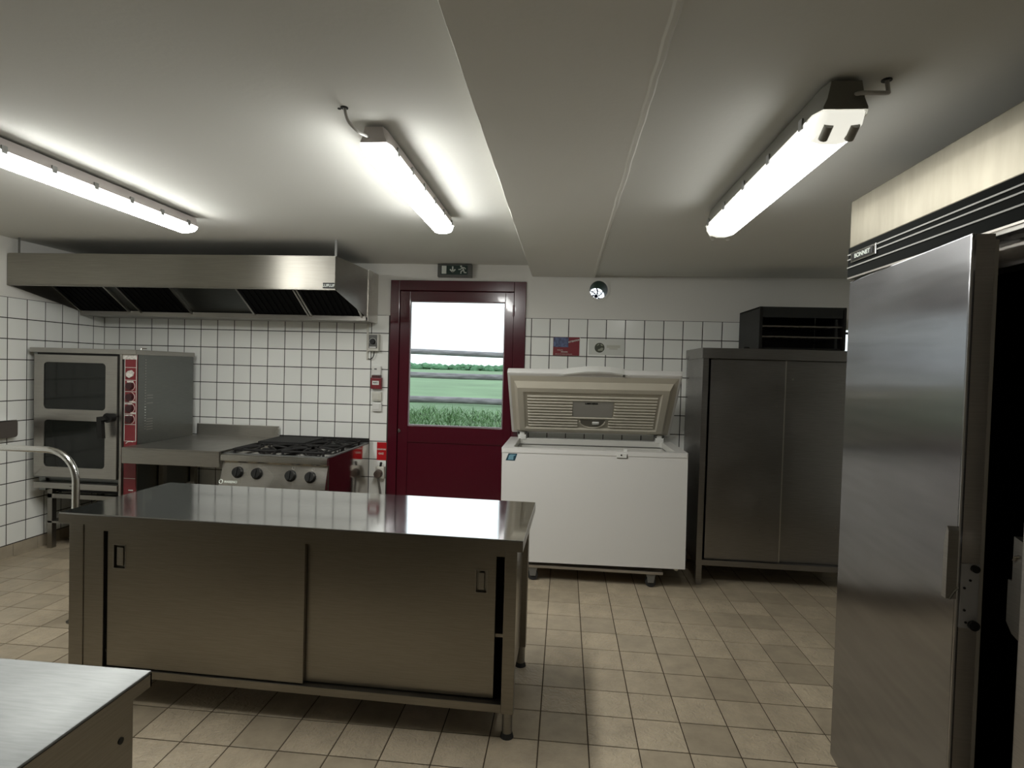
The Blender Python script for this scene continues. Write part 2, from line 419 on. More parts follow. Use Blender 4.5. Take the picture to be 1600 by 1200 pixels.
zrows = cuts(.0927, TT, 1.770, WP)
def in_frame(p, mx=15):
    x, y = px(p); return -mx < x < 1600+mx and -mx < y < 1200+mx
# back wall
part('grout_bed', M_GROUT, WB, (XL, DX0, YB+.0016, YB+.006, 0, TT), (DX1, WX0, YB+.0016, YB+.006, 0, TT),
     (WX0, WX1, YB+.0016, YB+.006, 0, WZ0), (WX1, XR, YB+.0016, YB+.006, 0, TT))
cand = []
for x0, x1 in cuts(XL, DX0, -3.1624, WP)+cuts(DX1, XR, -.2849, WP):
    for z0, z1 in zrows:
        if x1 > WX0 and x0 < WX1 and z1 > WZ0:
            if x0 >= WX0-.08: z1 = WZ0
            if z1-z0 < .02: continue
        cx, cz = (x0+x1)/2, (z0+z1)/2
        hid = 0
        if x0 > .95 and z0 < 1.5: hid = 1                       # behind the cupboard
        if -.40 < cx < .86 and z0 < .84: hid = 1                # behind the freezer
        if cx < -3.3 and z0 < 1.3: hid = 1                      # behind the oven
        if -3.2 < cx < -1.7 and z0 < .75: hid = 1               # behind stove and worktop
        if z0 > 1.86: hid = hid or (cx < -1.6)
        cand.append((hid, -cz, ((cx, YB, cz), (0, 0, 0), ((x1-x0-G)/(WP-G), 1, (z1-z0-G)/(WP-G)))))
cand.sort(key=lambda c: (c[0], c[1]))
for c in cand[:300]:
    add_tile('tile', ME_T, WB, *c[2])
field('tile_field', WB, ME_T, [c[2] for c in cand[300:]], M_TILE)
# left wall
part('grout_bed', M_GROUT, WL, (XL-.006, XL-.0016, YF, YB, 0, TT))
near, rest = [], []
for y0, y1 in cuts(YF, YB, 4.7246-60*WP, WP):
    for z0, z1 in zrows:
        it = ((XL, (y0+y1)/2, (z0+z1)/2), (0, 0, R(-90)), ((y1-y0-G)/(WP-G), 1, (z1-z0-G)/(WP-G)))
        (near if y0 > 3.3 else rest).append(it)
for it in near: add_tile('tile', ME_T, WL, (it[0][0], it[0][1], it[0][2]), (0, 0, R(90)), it[2])
field('tile_field', WL, ME_T, [(a, (0, 0, R(90)), s) for a, b, s in rest], M_TILE)
# right wall (only seen from other positions)
part('grout_bed', M_GROUT, WR, (XR-.0008, XR+.002, YF, YB, 0, TT))
field('tile_field', WR, ME_T, [((XR-.0025, (y0+y1)/2, (z0+z1)/2), (0, 0, R(-90)), ((y1-y0-G)/(WP-G), 1, (z1-z0-G)/(WP-G)))
      for y0, y1 in cuts(YF, YB, 4.7246-60*WP, WP) for z0, z1 in zrows], M_TILE)
# floor tiles
def inside(x, y, poly):
    c = False; n = len(poly)
    for i in range(n):
        (x0, y0), (x1, y1) = poly[i], poly[(i+1) % n]
        if (y0 > y) != (y1 > y) and x < (x1-x0)*(y-y0)/(y1-y0)+x0: c = not c
    return c
hide_polys = [[(92, 797), (264, 753), (834, 783), (800, 1095), (180, 1035), (107, 1030)], [(-50, 1028), (235, 1045), (221, 1260), (-50, 1260)],
              [(1310, 400), (1700, 400), (1700, 1260), (1300, 1260)]]
FA, FJ = -.0615, 3.660
cand = []
for x0, x1 in cuts(XL, XR, FA-30*FS, FS):
    for y0, y1 in cuts(YF, YB, FJ-60*FS, FS):
        cx, cy = (x0+x1)/2, (y0+y1)/2
        it = ((cx, cy, 0), (R(-90), 0, 0), ((x1-x0-.005)/(FS-.005), 1, (y1-y0-.005)/(FS-.005)))
        q = px((cx, cy, 0)); v = (-60 < q[0] < 1650 and 0 < q[1] < 1250 and cy > .6)
        if v:
            if all(inside(*px(c), P) for P in [p_ for p_ in hide_polys if inside(q[0], q[1], p_)][:1] for c in ((x0, y0, 0), (x1, y0, 0), (x0, y1, 0), (x1, y1, 0))) and any(inside(q[0], q[1], p_) for p_ in hide_polys): v = False
            if -.40 < cx < .86 and cy > 4.15: v = False
            if cx > .97 and cy > 4.25: v = False
        cand.append((0 if v else 1, cy, it))
cand.sort(key=lambda c: (c[0], c[1]))
nvis = min(300, sum(1 for c in cand if c[0] == 0))
for c in cand[:nvis]: add_tile('tile', ME_F, FL, *c[2])
field('tile_field', FL, ME_F, [c[2] for c in cand[nvis:]], M_FTILE)
# skirting tiles
def skirting(name, items):
    bm = B()
    for b in items: box(bm, *b)
    return struct(name, bm, M_SKIRT)
skirting('baseboard_back', [(a+.002, b-.002, YB-.004, YB+.003, 0, .089) for a, b in cuts(XL+.01, DX0-.01, FA-30*FS, FS)+cuts(DX1+.01, XR-.01, FA-30*FS, FS)])
skirting('baseboard_left', [(XL-.003, XL+.004, a+.002, b-.002, 0, .089) for a, b in cuts(YF, YB-.01, FJ-60*FS, FS)])
skirting('baseboard_right', [(XR-.006, XR+.001, a+.002, b-.002, 0, .089) for a, b in cuts(YF, YB-.01, FJ-60*FS, FS)])

# ------------------------------------------------------------------ door_1 (glazed burgundy door to the outside)
bm = B(); yf = YB-.012
box(bm, DX0, DX0+.078, yf, YB+.09, 0, DZ, bev=.004); box(bm, DX1-.098, DX1, yf, YB+.09, 0, DZ, bev=.004)
box(bm, DX0+.078, DX1-.098, yf, YB+.09, DZ-.085, DZ, bev=.004)
door = struct('door_1', bm, M_DOOR, 'burgundy exterior door with one large glass pane')
gx0, gx1, gz0, gz1 = -1.309, -.506, .997, 2.047
lx0, lx1, lz1 = DX0+.0805, DX1-.1005, DZ-.0875
part('light_stop', M_DOOR, door, (DX0+.05, DX0+.105, YB+.062, YB+.09, 0, DZ-.02), (DX1-.125, DX1-.07, YB+.062, YB+.09, 0, DZ-.02), (DX0+.05, DX1-.07, YB+.062, YB+.09, DZ-.112, DZ-.02))  # strips added behind the leaf to block daylight through its gaps
bm = B(); y0, y1 = YB+.006, YB+.06
box(bm, lx0, gx0, y0, y1, .02, lz1, bev=.003); box(bm, gx1, lx1, y0, y1, .02, lz1, bev=.003)
box(bm, gx0, gx1, y0, y1, gz1, lz1, bev=.003); box(bm, gx0, gx1, y0, y1, .86, gz0, bev=.003); box(bm, gx0, gx1, y0, y1, .02, .16, bev=.003)
leaf = finish('door_leaf', bm, M_DOOR, door)
part('door_panel', M_DOOR, door, (gx0-.005, gx1+.005, y0+.012, y1-.01, .155, .865))
part('glass_pane', M_GLASS, door, (gx0, gx1, YB+.03, YB+.036, gz0, gz1))
bm = B()
ring_plate(bm, [(gx0, gz0), (gx1, gz0), (gx1, gz1), (gx0, gz1)], [(gx0+.008, gz0+.012), (gx1-.008, gz0+.012), (gx1-.008, gz1-.008), (gx0+.008, gz1-.008)], 'y', YB+.01, YB+.029)
finish('glazing_bead', bm, mat('bead_grey', (.30, .24, .26, 1), .3), door)
bm = B(); cyl(bm, (-1.377, YB-.006, .952), (-1.377, YB+.01, .952), .012, 14); box(bm, -1.381, -1.373, YB-.02, YB-.004, .938, .972, bev=.002)
o = finish('door_lock', bm, M_CHROME, door, smooth=True); o['label'] = 'small chrome lock cylinder and key'
for z in (.45, 1.2, 1.98):
    bm = B(); cyl(bm, (DX1-.10, YB-.012, z-.045), (DX1-.10, YB-.012, z+.045), .009, 12); finish('hinge', bm, M_DOOR, door, smooth=True)

# window_1, mostly behind the tall fridge
bm = B()
ring_plate(bm, [(WX0, WZ0), (WX1, WZ0), (WX1, WZ1), (WX0, WZ1)], [(WX0+.012, WZ0+.02), (WX1-.03, WZ0+.02), (WX1-.03, WZ1-.02), (WX0+.012, WZ1-.02)], 'y', YB+.01, YB+.06)
win = struct('window_1', bm, M_WHITE, 'small high window at the right end of the back wall')
part('glazing_bar', M_BLACK, win, (WX0+.012, WX1-.03, YB+.02, YB+.05, 1.845, 1.862))
part('pane', M_GLASS, win, (WX0+.012, WX1-.03, YB+.034, YB+.038, WZ0+.02, 1.845)); part('pane', M_GLASS, win, (WX0+.012, WX1-.03, YB+.034, YB+.038, 1.862, WZ1-.02))

# round vent with a spoked grille at its outer end
v = thing('round_wall_vent', 'round dark ventilation hole high on the wall, spoked grille letting daylight in', 'vent', (HX, YB, HZ))
bm = B(); O = [(HX+(HR+.014)*math.cos(2*PI*i/32), HZ+(HR+.014)*math.sin(2*PI*i/32)) for i in range(32)]
I = [(HX+HR*.96*math.cos(2*PI*i/32), HZ+HR*.96*math.sin(2*PI*i/32)) for i in range(32)]
ring_plate(bm, O, I, 'y', YB-.004, YB+.003); finish('rim', bm, M_WALLP, v, smooth=True)
bm = B(); O = [(HX+(HR-.0005)*math.cos(2*PI*i/32), HZ+(HR-.0005)*math.sin(2*PI*i/32)) for i in range(32)]
I = [(HX+(HR-.004)*math.cos(2*PI*i/32), HZ+(HR-.004)*math.sin(2*PI*i/32)) for i in range(32)]
ring_plate(bm, O, I, 'y', YB+.002, YB+.40); finish('duct', bm, M_PIPE, v, smooth=True)
bm = B()
for rr in (.028, .05): tube(bm, [(HX+rr*math.cos(2*PI*i/20), YB+.395, HZ+rr*math.sin(2*PI*i/20)) for i in range(20)], .0028, 6, True)
for i in range(7):
    a = 2*PI*i/7; pts = [(HX+r*math.cos(a+r*9), YB+.395, HZ+r*math.sin(a+r*9)) for r in (.0, .02, .04, .06, .073)]
    tube(bm, pts, .006 if i % 2 else .0045, 6)
cyl(bm, (HX, YB+.385, HZ), (HX, YB+.40, HZ), .014, 12)
finish('grille', bm, M_GRIL, v, smooth=True)

# ------------------------------------------------------------------ outside
def terr(x, y):
    if y < 5.3: return .72
    if y < 6.3: return .72+.15*(y-5.3)
    return .87+.0082*max(0, y-7)+.02*math.sin(x*.9+y*.5)*min(1, (y-6.3)/2)
bm = B(); ys = [5.01, 5.3, 5.8, 6.3, 7, 8, 9, 10, 12, 15, 20, 28, 40, 60, 85]
xs = [-60, -35, -20, -12, -8, -6, -4, -3, -2, -1, 0, 1, 2, 4, 6, 9, 14, 25, 45]
g = [[bm.verts.new((x, y, terr(x, y))) for x in xs] for y in ys]
for a, b in zip(g, g[1:]):
    for i in range(len(xs)-1): bm.faces.new((a[i], a[i+1], b[i+1], b[i]))
o = finish('meadow_ground', bm, M_GRASSF, smooth=True); o['kind'] = 'structure'; o['label'] = 'pale green meadow rising behind the house'
bm = B(); random.seed(11)
for i in range(5200):
    y = random.uniform(5.6, 7.6); x = random.uniform(-3.6, .8); z = terr(x, y)-.01
    if 7.0 < y and random.random() < .5: continue
    h = random.uniform(.05, .16)*(1.2 if random.random() < .2 else 1); a = random.uniform(0, 2*PI); w = random.uniform(.004, .009)
    lean = random.uniform(.3, 1.3)*h; dx, dy = math.cos(a)*lean, math.sin(a)*lean; b = random.uniform(0, PI); wx, wy = math.cos(b)*w, math.sin(b)*w
    p = [bm.verts.new(q) for q in ((x-wx, y-wy, z), (x+wx, y+wy, z), (x+dx*.35+wx*.8, y+dy*.35+wy*.8, z+h*.6), (x+dx*.35-wx*.8, y+dy*.35-wy*.8, z+h*.6), (x+dx, y+dy, z+h*.95))]
    bm.faces.new(p[:4]); bm.faces.new((p[3], p[2], p[4]))
me = bpy.data.meshes.new('long_grass'); bm.to_mesh(me); bm.free(); me.materials.append(M_BLADE)
o = bpy.data.objects.new('long_grass', me); C.objects.link(o); tag(o, 'long tangled green grass on the bank just outside the door', 'grass', kind='stuff')
bm = B(); random.seed(5)
for i in range(520):
    x = -34+i*.085+random.uniform(-.1, .1); r = random.uniform(.16, .30)
    bmesh.ops.create_icosphere(bm, subdivisions=1, radius=r, matrix=Matrix.Translation((x, 62+random.uniform(-.5, .5), terr(x, 62)+.1+random.uniform(0, .38))) @ Matrix.Diagonal((1.6, 1, 1.1, 1)))
o = finish('hedgerow', bm, M_HEDGE, smooth=True); tag(o, 'low green hedgerow at the far edge of the meadow', 'hedge', kind='stuff')
fy = 9.4
f = thing('post_and_rail_fence', 'grey weathered round-rail fence crossing the meadow outside the door', 'fence', (-1.6, fy, terr(-1.6, fy)))
for k, (z, r) in enumerate(((1.746, .047), (1.366, .049), (.953, .054))):
    bm = B(); pts = [(x, fy+.01*math.sin(x*3+k), z+.008*math.sin(x*1.7+k*2)-.0085*(x+1.79)) for x in [-5.4+.3*i for i in range(31)]]
    tube(bm, pts, r, 12); finish('rail', bm, M_WOOD, f, smooth=True)
for x in (-4.6, .55, 3.3):
    bm = B(); cyl(bm, (x, fy+.12, terr(x, fy)-.1), (x, fy+.12, 1.86), .07, 14, .062); finish('post', bm, M_WOOD, f, smooth=True)

# ------------------------------------------------------------------ ceiling lamps
def lamp(key, x, y0, y1, zb, zc, w, label, hole, clips, twin=False):
    g = 'fluorescent ceiling fittings'
    l = thing('fluorescent_lamp', label, 'lamp', (x, (y0+y1)/2, zb), group=g); h = zc-zb
    zm = zb+h*.40; hw = w/2
    def loft(bm, prof_end, secs):
        rows = []
        for y, s, dz in secs:
            rows.append([bm.verts.new((x+p[0]*s, y, (p[1] if dz is None else p[1]+(zm-p[1])*dz))) for p in prof_end])
        for a, b in zip(rows, rows[1:]):
            for k in range(len(a)-1): bm.faces.new((a[k], a[k+1], b[k+1], b[k]))
        bm.faces.new(rows[0]); bm.faces.new(rows[-1][::-1])
    prof = [(-hw*.98, zm), (-hw*.93, zm-(zm-zb)*.45), (-hw*.72, zm-(zm-zb)*.85), (-hw*.3, zb), (hw*.3, zb), (hw*.72, zm-(zm-zb)*.85), (hw*.93, zm-(zm-zb)*.45), (hw*.98, zm)]
    e = .085 if twin else .0
    bm = B()
    if twin: loft(bm, prof, [(y0+e, 1, 0), (y1-e, 1, 0)])
    else: loft(bm, prof, [(y0, .80, .55), (y0+.02, .93, .2), (y0+.05, 1, 0), (y1-.05, 1, 0), (y1-.02, .93, .2), (y1, .80, .55)])
    finish('diffuser', bm, M_LAMP[key], l, smooth=True)
    if twin:
        for ya, yb in ((y0, y0+e), (y1, y1-e)):
            s = 1 if yb > ya else -1
            bm = B(); loft(bm, prof, [(ya, .72, .75), (ya+s*.012, .85, .35), (ya+s*.035, .97, .08), (ya+s*.06, 1, 0), (yb, 1, 0)])
            finish('diffuser_end', bm, M_LEND, l, smooth=True)
            bm = B()
            bm.free()
            for sx in (-.4, .4):
                bm = B(); cyl(bm, (x+sx*w*.62, ya+s*.012, zb+.022), (x+sx*w*.62, ya+s*.046, zb-.0005), .012, 12)
                finish('tube_holder', bm, M_TUBEEND, l, smooth=True)
    # housing
    bm = B(); hp = [(-hw*1.03, zm), (-hw*1.03, zm+.006), (-hw*.86, zm+h*.2), (-hw*.7, zc-.012), (hw*.7, zc-.012), (hw*.86, zm+h*.2), (hw*1.03, zm+.006), (hw*1.03, zm)]
    loft(bm, hp, [(y0-.004, .8, None), (y0+.03, 1, None), (y1-.03, 1, None), (y1+.004, .8, None)])
    finish('housing', bm, M_HOUSEC if twin else M_HOUSE, l, smooth=True)
    for k in range(clips):
        y = y0+.1+(y1-y0-.2)*k/(clips-1)
        for s in (-1, 1):
            bm = B(); box(bm, x+s*hw*1.05-.003, x+s*hw*1.05+.003, y-.012, y+.012, zm-.012, zm+.018, bev=.001); finish('clip', bm, M_GALV, l)
    for y in (y0+.25, y1-.25):
        part('bracket', M_GALV, l, (x-.02, x+.02, y-.015, y+.015, zc-.016, zc))
    # feed cable from a hole in the ceiling
    if hole:
        P = [Vector((a, b, zc-c)) for a, b, c in hole]; hx, hy = P[0].x, P[0].y
        pts = []
        for i in range(len(P)-1):
            a = P[max(0, i-1)]; b, c = P[i], P[i+1]; d = P[min(len(P)-1, i+2)]
            for t in [j/6 for j in range(6)]:
                pts.append(.5*((2*b)+(-a+c)*t+(2*a-5*b+4*c-d)*t*t+(-a+3*b-3*c+d)*t*t*t))
        pts.append(P[-1])
        bm = B(); tube(bm, pts, .0055, 8); finish('cable', bm, M_CABLE, l, smooth=True)
        bm = B(); cyl(bm, (hx, hy, zc-.003), (hx, hy, zc+.001), .013, 12); o = finish('cable_hole', bm, M_BLACK, l)
    return l
lamp('A', -.704, 1.995, 3.20, 2.242, ZCL, .115, 'lit fluorescent fitting left of the beam, feed cable at its near end', [(-.763, 1.868, 0), (-.757, 1.885, .035), (-.738, 1.925, .055), (-.728, 1.970, .050), (-.722, 2.010, .045)], 6)
lamp('B', -2.262, 1.945, 3.24, 2.248, ZCL, .115, 'lit fluorescent fitting above the left side, cut by the left picture edge', None, 6)
lamp('C', .705, 1.570, 2.80, 2.135, ZCR, .135, 'lit twin-tube fluorescent fitting right of the beam, near the tall fridge', [(.815, 1.590, 0), (.812, 1.575, .035), (.798, 1.552, .052), (.765, 1.545, .055), (.735, 1.560, .048), (.722, 1.585, .045)], 5, True)
# spare ceiling hole beside the cable of lamp A
bm = B(); cyl(bm, (-.783, 1.875, ZCL-.002), (-.783, 1.875, ZCL+.001), .006, 10)
finish('ceiling_plug_hole', bm, M_BLACK, bpy.data.objects['ceiling'])

# ------------------------------------------------------------------ extraction hood
h = thing('extraction_hood', 'long stainless steel extraction hood above the oven and stove', 'hood', (-2.83, YB, 1.85))
hx0, hx1, hy0, hz0, hz1 = XL+.004, -1.592, 3.80, 2.012, 2.238
bm = B(); box(bm, hx0, hx1, hy0, hy0+.012, hz0, hz1, bev=.002); box(bm, hx0, hx1, hy0, hy0+.035, hz0-.004, hz0+.004)
finish('front_fascia', bm, M_HOOD, h)
prof = [(hy0+.012, hz0-.002), (4.46, 1.876), (4.46, 1.853), (YB-.002, 1.85), (YB-.002, 2.258), (hy0+.012, hz1)]
for x0, x1 in ((hx1-.004, hx1), (hx0, hx0+.004)):
    bm = B(); prism(bm, prof, 'x', x0, x1); finish('side_panel', bm, M_STEELD, h)
bm = B(); box(bm, hx1-.0005, hx1+.006, 4.45, YB-.002, 1.85, 2.262, bev=.001); finish('wall_flange', bm, M_STEEL, h)
bm = B(); prism(bm, [(hy0+.01, hz1), (YB-.002, 2.258), (YB-.002, 2.262), (hy0+.01, hz1+.004)], 'x', hx0, hx1); finish('top_panel', bm, M_STEELD, h)
# sloping baffle wall from the rear gutter up to the front
A0, A1 = (4.45, 1.885), (3.95, 2.20)
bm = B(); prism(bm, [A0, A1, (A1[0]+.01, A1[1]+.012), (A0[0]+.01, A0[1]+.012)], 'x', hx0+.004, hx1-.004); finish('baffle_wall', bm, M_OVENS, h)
bm = B(); box(bm, hx0+.004, hx1-.004, 4.43, YB-.004, 1.852, 1.857); box(bm, hx0+.004, hx1-.004, 4.425, 4.432, 1.852, 1.892)
finish('grease_gutter', bm, M_STEELD, h)
for xa, xb in ((-2.035, -1.635), (-2.515, -2.075), (-3.50, -3.07), (-4.04, -3.62)):
    bm = B(); d = Vector((0, A1[0]-A0[0], A1[1]-A0[1])); L_ = d.length; d.normalize(); nn = Vector((0, -d.z, d.y))*-1
    if nn.z > 0: nn = -nn
    def P_(x, s, t): v = Vector((x, A0[0], A0[1]))+d*s+nn*t; return v
    def slab2(x0, x1, s0, s1, t0, t1):
        vs = [bm.verts.new(P_(x, s, t)) for x in (x0, x1) for s in (s0, s1) for t in (t0, t1)]
        for q in [(0, 1, 3, 2), (4, 6, 7, 5), (0, 4, 5, 1), (2, 3, 7, 6), (0, 2, 6, 4), (1, 5, 7, 3)]: bm.faces.new([vs[i] for i in q])
    slab2(xa, xb, .005, L_-.02, .001, .012)
    for k in range(9):
        xx = xa+.02+(xb-xa-.04)*k/8; slab2(xx-.008, xx+.008, .03, L_-.05, .012, .018)
    o = finish('grease_filter', bm, M_FILTER, h)
    bm = B(); slab2(xa-.015, xa, 0, L_-.02, .001, .022); finish('filter_rail', bm, M_STEEL, h)
    bm = B(); slab2(xb, xb+.015, 0, L_-.02, .001, .022); finish('filter_rail', bm, M_STEEL, h)
for x, y in ((-1.60, 3.82), (-3.99, 3.82)):
    part('hanging_strap', M_GALV, h, (x-.008, x+.008, y, y+.003, hz1-.02, ZCL), label='short metal strap up to the ceiling')
pl = part('name_plate', M_BLACK, h, (-1.678, -1.596, hy0-.003, hy0+.001, 2.018, 2.056), bev=.0008)
text('lettering', 'LUFLUF', .026, M_SIGNW, pl, face_y(-1.637, hy0-.0035, 2.036), bold=.0006)

# ------------------------------------------------------------------ exit sign
s = thing('exit_sign', 'green running-man exit sign with a down arrow above the burgundy door', 'sign', (-.927, YB, 2.24))
sx0, sx1, sz0, sz1 = -1.072, -.786, 2.243, 2.350
part('housing', M_SIGNF, s, (sx0, sx1, YB-.05, YB, sz0, sz1), bev=.004)
part('sign_face', M_GREEN, s, (sx0+.028, sx1-.034, YB-.053, YB-.049, sz0+.018, sz1-.012))
yq = YB-.0545
def sg(u, v):   # u,v in the sign crop (0..1000 x 0..400) -> x,z
    return (sx0+.028+(u/1000)*(sx1-sx0-.062), sz1-.012-(v/410)*(sz1-sz0-.030))
bm = B()
prism(bm, [sg(35, 25), sg(210, 25), sg(210, 370), sg(35, 370)], 'y', yq, yq+.002)
finish('door_symbol', bm, M_SIGNW, s)
def stroke(bm, pts, w):
    q = [Vector(p) for p in pts]
    for a, b in zip(q, q[1:]):
        d = (b-a).normalized(); n_ = Vector((-d.y, d.x))*w; e = d*w*.5
        prism(bm, [tuple(a-e+n_), tuple(b+e+n_), tuple(b+e-n_), tuple(a-e-n_)], 'y', yq, yq+.002)
bm = B(); stroke(bm, [sg(445, 60), sg(445, 300)], .0055); stroke(bm, [sg(355, 185), sg(445, 300), sg(535, 185)], .0055); finish('arrow', bm, M_SIGNW, s)
bm = B(); hc = sg(755, 40); prism(bm, [(hc[0]+.008*math.cos(a*PI/6), hc[1]+.008*math.sin(a*PI/6)) for a in range(12)], 'y', yq, yq+.002)
stroke(bm, [sg(665, 180), sg(745, 170), sg(790, 90), sg(870, 95), sg(925, 150)], .0038)
stroke(bm, [sg(810, 100), sg(850, 200)], .006)
stroke(bm, [sg(850, 200), sg(760, 260), sg(750, 350)], .0045)
stroke(bm, [sg(850, 200), sg(880, 310), sg(950, 315)], .0045)
finish('running_figure', bm, M_SIGNW, s)

# ------------------------------------------------------------------ wall fittings between hood and door
def wall_box(name, label, cat, x0, x1, z0, z1, d, m, group=None):
    t = thing(name, label, cat, ((x0+x1)/2, YB, z0), group=group)
    part('housing', m, t, (x0, x1, YB-d, YB, z0, z1), bev=min(.006, d*.3)); return t
t = wall_box('hood_speed_control', 'grey rotary control box under the hood, beside the door frame', 'switch', -1.650, -1.556, 1.617, 1.760, .055, M_OFFW)
part('cover', M_SIGNF, t, (-1.640, -1.568, YB-.060, YB-.054, 1.640, 1.752), bev=.002)
bm = B(); cyl(bm, (-1.604, YB-.082, 1.695), (-1.604, YB-.058, 1.695), .021, 18, .024); k = finish('knob', bm, M_BLACK, t, smooth=True)
bm = B(); tube(bm, [(-1.604+.029*math.cos(R(a)), YB-.0605, 1.695+.029*math.sin(R(a))) for a in range(-30, 211, 20)], .002, 6); finish('dial_mark', bm, M_SIGNW, t)
part('label_strip', M_WHITE, t, (-1.632, -1.576, YB-.0625, YB-.059, 1.643, 1.653))
t = thing('cable_conduit', 'thin grey conduit dropping from the hood past the rotary control box', 'conduit', (-1.668, YB, 1.55))
part('conduit', M_OFFW, t, (-1.674, -1.660, YB-.012, YB, 1.545, 1.852), bev=.002)
bm = B(); tube(bm, [(-1.600, YB-.03, 1.62), (-1.602, YB-.03, 1.585), (-1.615, YB-.025, 1.560), (-1.640, YB-.02, 1.548), (-1.656, YB-.01, 1.552)], .004, 8); finish('cable', bm, M_BLACK, bpy.data.objects['hood_speed_control'], smooth=True)
t = wall_box('white_sensor_box', 'small white box with a dark slot above the red call point', 'sensor', -1.619, -1.540, 1.415, 1.492, .03, M_WHITE)
part('slot', M_BLACK, t, (-1.596, -1.574, YB-.032, YB-.029, 1.463, 1.471))
t = wall_box('alarm_call_point', 'red manual alarm call point with a white label beside the door', 'alarm', -1.621, -1.530, 1.300, 1.395, .045, M_RED)
part('hood_lid', mat('dark_red', (.06, .01, .01, 1), .4), t, (-1.611, -1.541, YB-.05, YB, 1.395, 1.414), bev=.002)
pl = part('label_plate', M_WHITE, t, (-1.606, -1.548, YB-.048, YB-.044, 1.335, 1.368))
text('lettering', 'INFO', .018, M_BLACK, pl, face_y(-1.577, YB-.0485, 1.3515), bold=.0004)
t = wall_box('light_switch', 'ivory light switch directly under the red call point', 'switch', -1.612, -1.532, 1.198, 1.276, .028, M_OFFW, 'light switches beside the door')
part('rocker', M_OFFW, t, (-1.598, -1.546, YB-.034, YB-.027, 1.212, 1.262), bev=.002)
t = wall_box('light_switch', 'white light switch, lower one of the two beside the door', 'switch', -1.610, -1.530, 1.110, 1.187, .028, M_WHITE, 'light switches beside the door')
part('rocker', M_WHITE, t, (-1.598, -1.542, YB-.034, YB-.027, 1.127, 1.178), bev=.002)
t = thing('gas_cutoff_sign', 'red sign with two white words beside the door frame, above the socket', 'sign', (-1.526, YB, .70))
p_ = part('plate', M_REDS, t, (-1.567, -1.484, YB-.003, YB, .697, .848))
text('lettering', 'COUPURE', .0165, M_SIGNW, p_, face_y(-1.526, YB-.0035, .788), bold=.0005)
text('lettering', 'GAZ', .022, M_SIGNW, p_, face_y(-1.530, YB-.0035, .752), bold=.0005)
t = thing('wall_socket', 'round-faced industrial wall socket with plug and hanging cable by the door frame', 'socket', (-1.53, YB, .45))
part('housing', M_OFFW, t, (-1.562, -1.487, YB-.05, YB, .545, .648), bev=.008)
bm = B(); cyl(bm, (-1.531, YB-.095, .590), (-1.531, YB-.045, .592), .030, 20, .036); finish('plug', bm, mat('brown_plug', (.10, .075, .06, 1), .4), t, smooth=True)
bm = B(); cyl(bm, (-1.524, YB-.03, .645), (-1.520, YB-.03, .675), .010, 12); cyl(bm, (-1.520, YB-.03, .672), (-1.520, YB-.03, .684), .013, 12, .008); finish('valve_knob', bm, M_BLACK, t, smooth=True)
bm = B(); tube(bm, [(-1.531, YB-.07, .56), (-1.528, YB-.05, .51), (-1.520, YB-.04, .45), (-1.516, YB-.03, .38), (-1.520, YB-.02, .30)], .009, 10); finish('cable', bm, M_GALV, t, smooth=True)

# posters right of the door
t = thing('safety_poster', 'red notice with a blue photograph and white lettering on the tiles', 'poster', (.005, YB, 1.62))
part('sheet', M_RED, t, (-.103, .112, YB-.002, YB+.001, 1.622, 1.772))
part('photograph', M_SCREEN, t, (-.100, .022, YB-.0028, YB-.0018, 1.690, 1.770))
text('lettering', 'ATTENTION', .0175, M_SIGNW, t, face_y(.068, YB-.0028, 1.742, R(14)), bold=.0005)
text('lettering', 'PRODUITS', .010, M_SIGNW, t, face_y(-.045, YB-.0028, 1.665)); text('lettering', 'MENAGERS', .011, M_SIGNW, t, face_y(-.010, YB-.0028, 1.651), bold=.0003)
text('lettering', 'LIRE LES CONSIGNES DE SECURITE', .009, M_SIGNW, t, face_y(-.015, YB-.0028, 1.633))
part('white_edge', M_WHITE, t, (.112, .118, YB-.002, YB+.001, 1.622, 1.772))
t = thing('round_emblem_card', 'pale card with a round dark emblem and faint print on the tiles', 'card', (.33, YB, 1.62))
part('card', mat('pale_card', (.62, .63, .58, 1), .4), t, (.188, .476, YB-.0015, YB+.0005, 1.634, 1.762))
bm = B(); prism(bm, [(.275+.040*math.cos(i*PI/14), 1.692+.040*math.sin(i*PI/14)) for i in range(28)], 'y', YB-.0026, YB-.001); e = finish('emblem', bm, M_OLIVE, t)
bm = B(); prism(bm, [(.262, 1.666), (.300, 1.668), (.306, 1.690), (.292, 1.694), (.275, 1.682), (.264, 1.680)], 'y', YB-.0032, YB-.0024)
prism(bm, [(.280, 1.716), (.292, 1.706), (.302, 1.708), (.296, 1.718), (.285, 1.724)], 'y', YB-.0032, YB-.0024); prism(bm, [(.250, 1.706), (.266, 1.712), (.276, 1.724), (.262, 1.722)], 'y', YB-.0032, YB-.0024)
o = finish('emblem_print', bm, M_OLIVL, e)
part('faint_print', M_BEIGET, t, (.332, .440, YB-.0024, YB-.0012, 1.693, 1.715), (.352, .420, YB-.0024, YB-.0012, 1.680, 1.690))

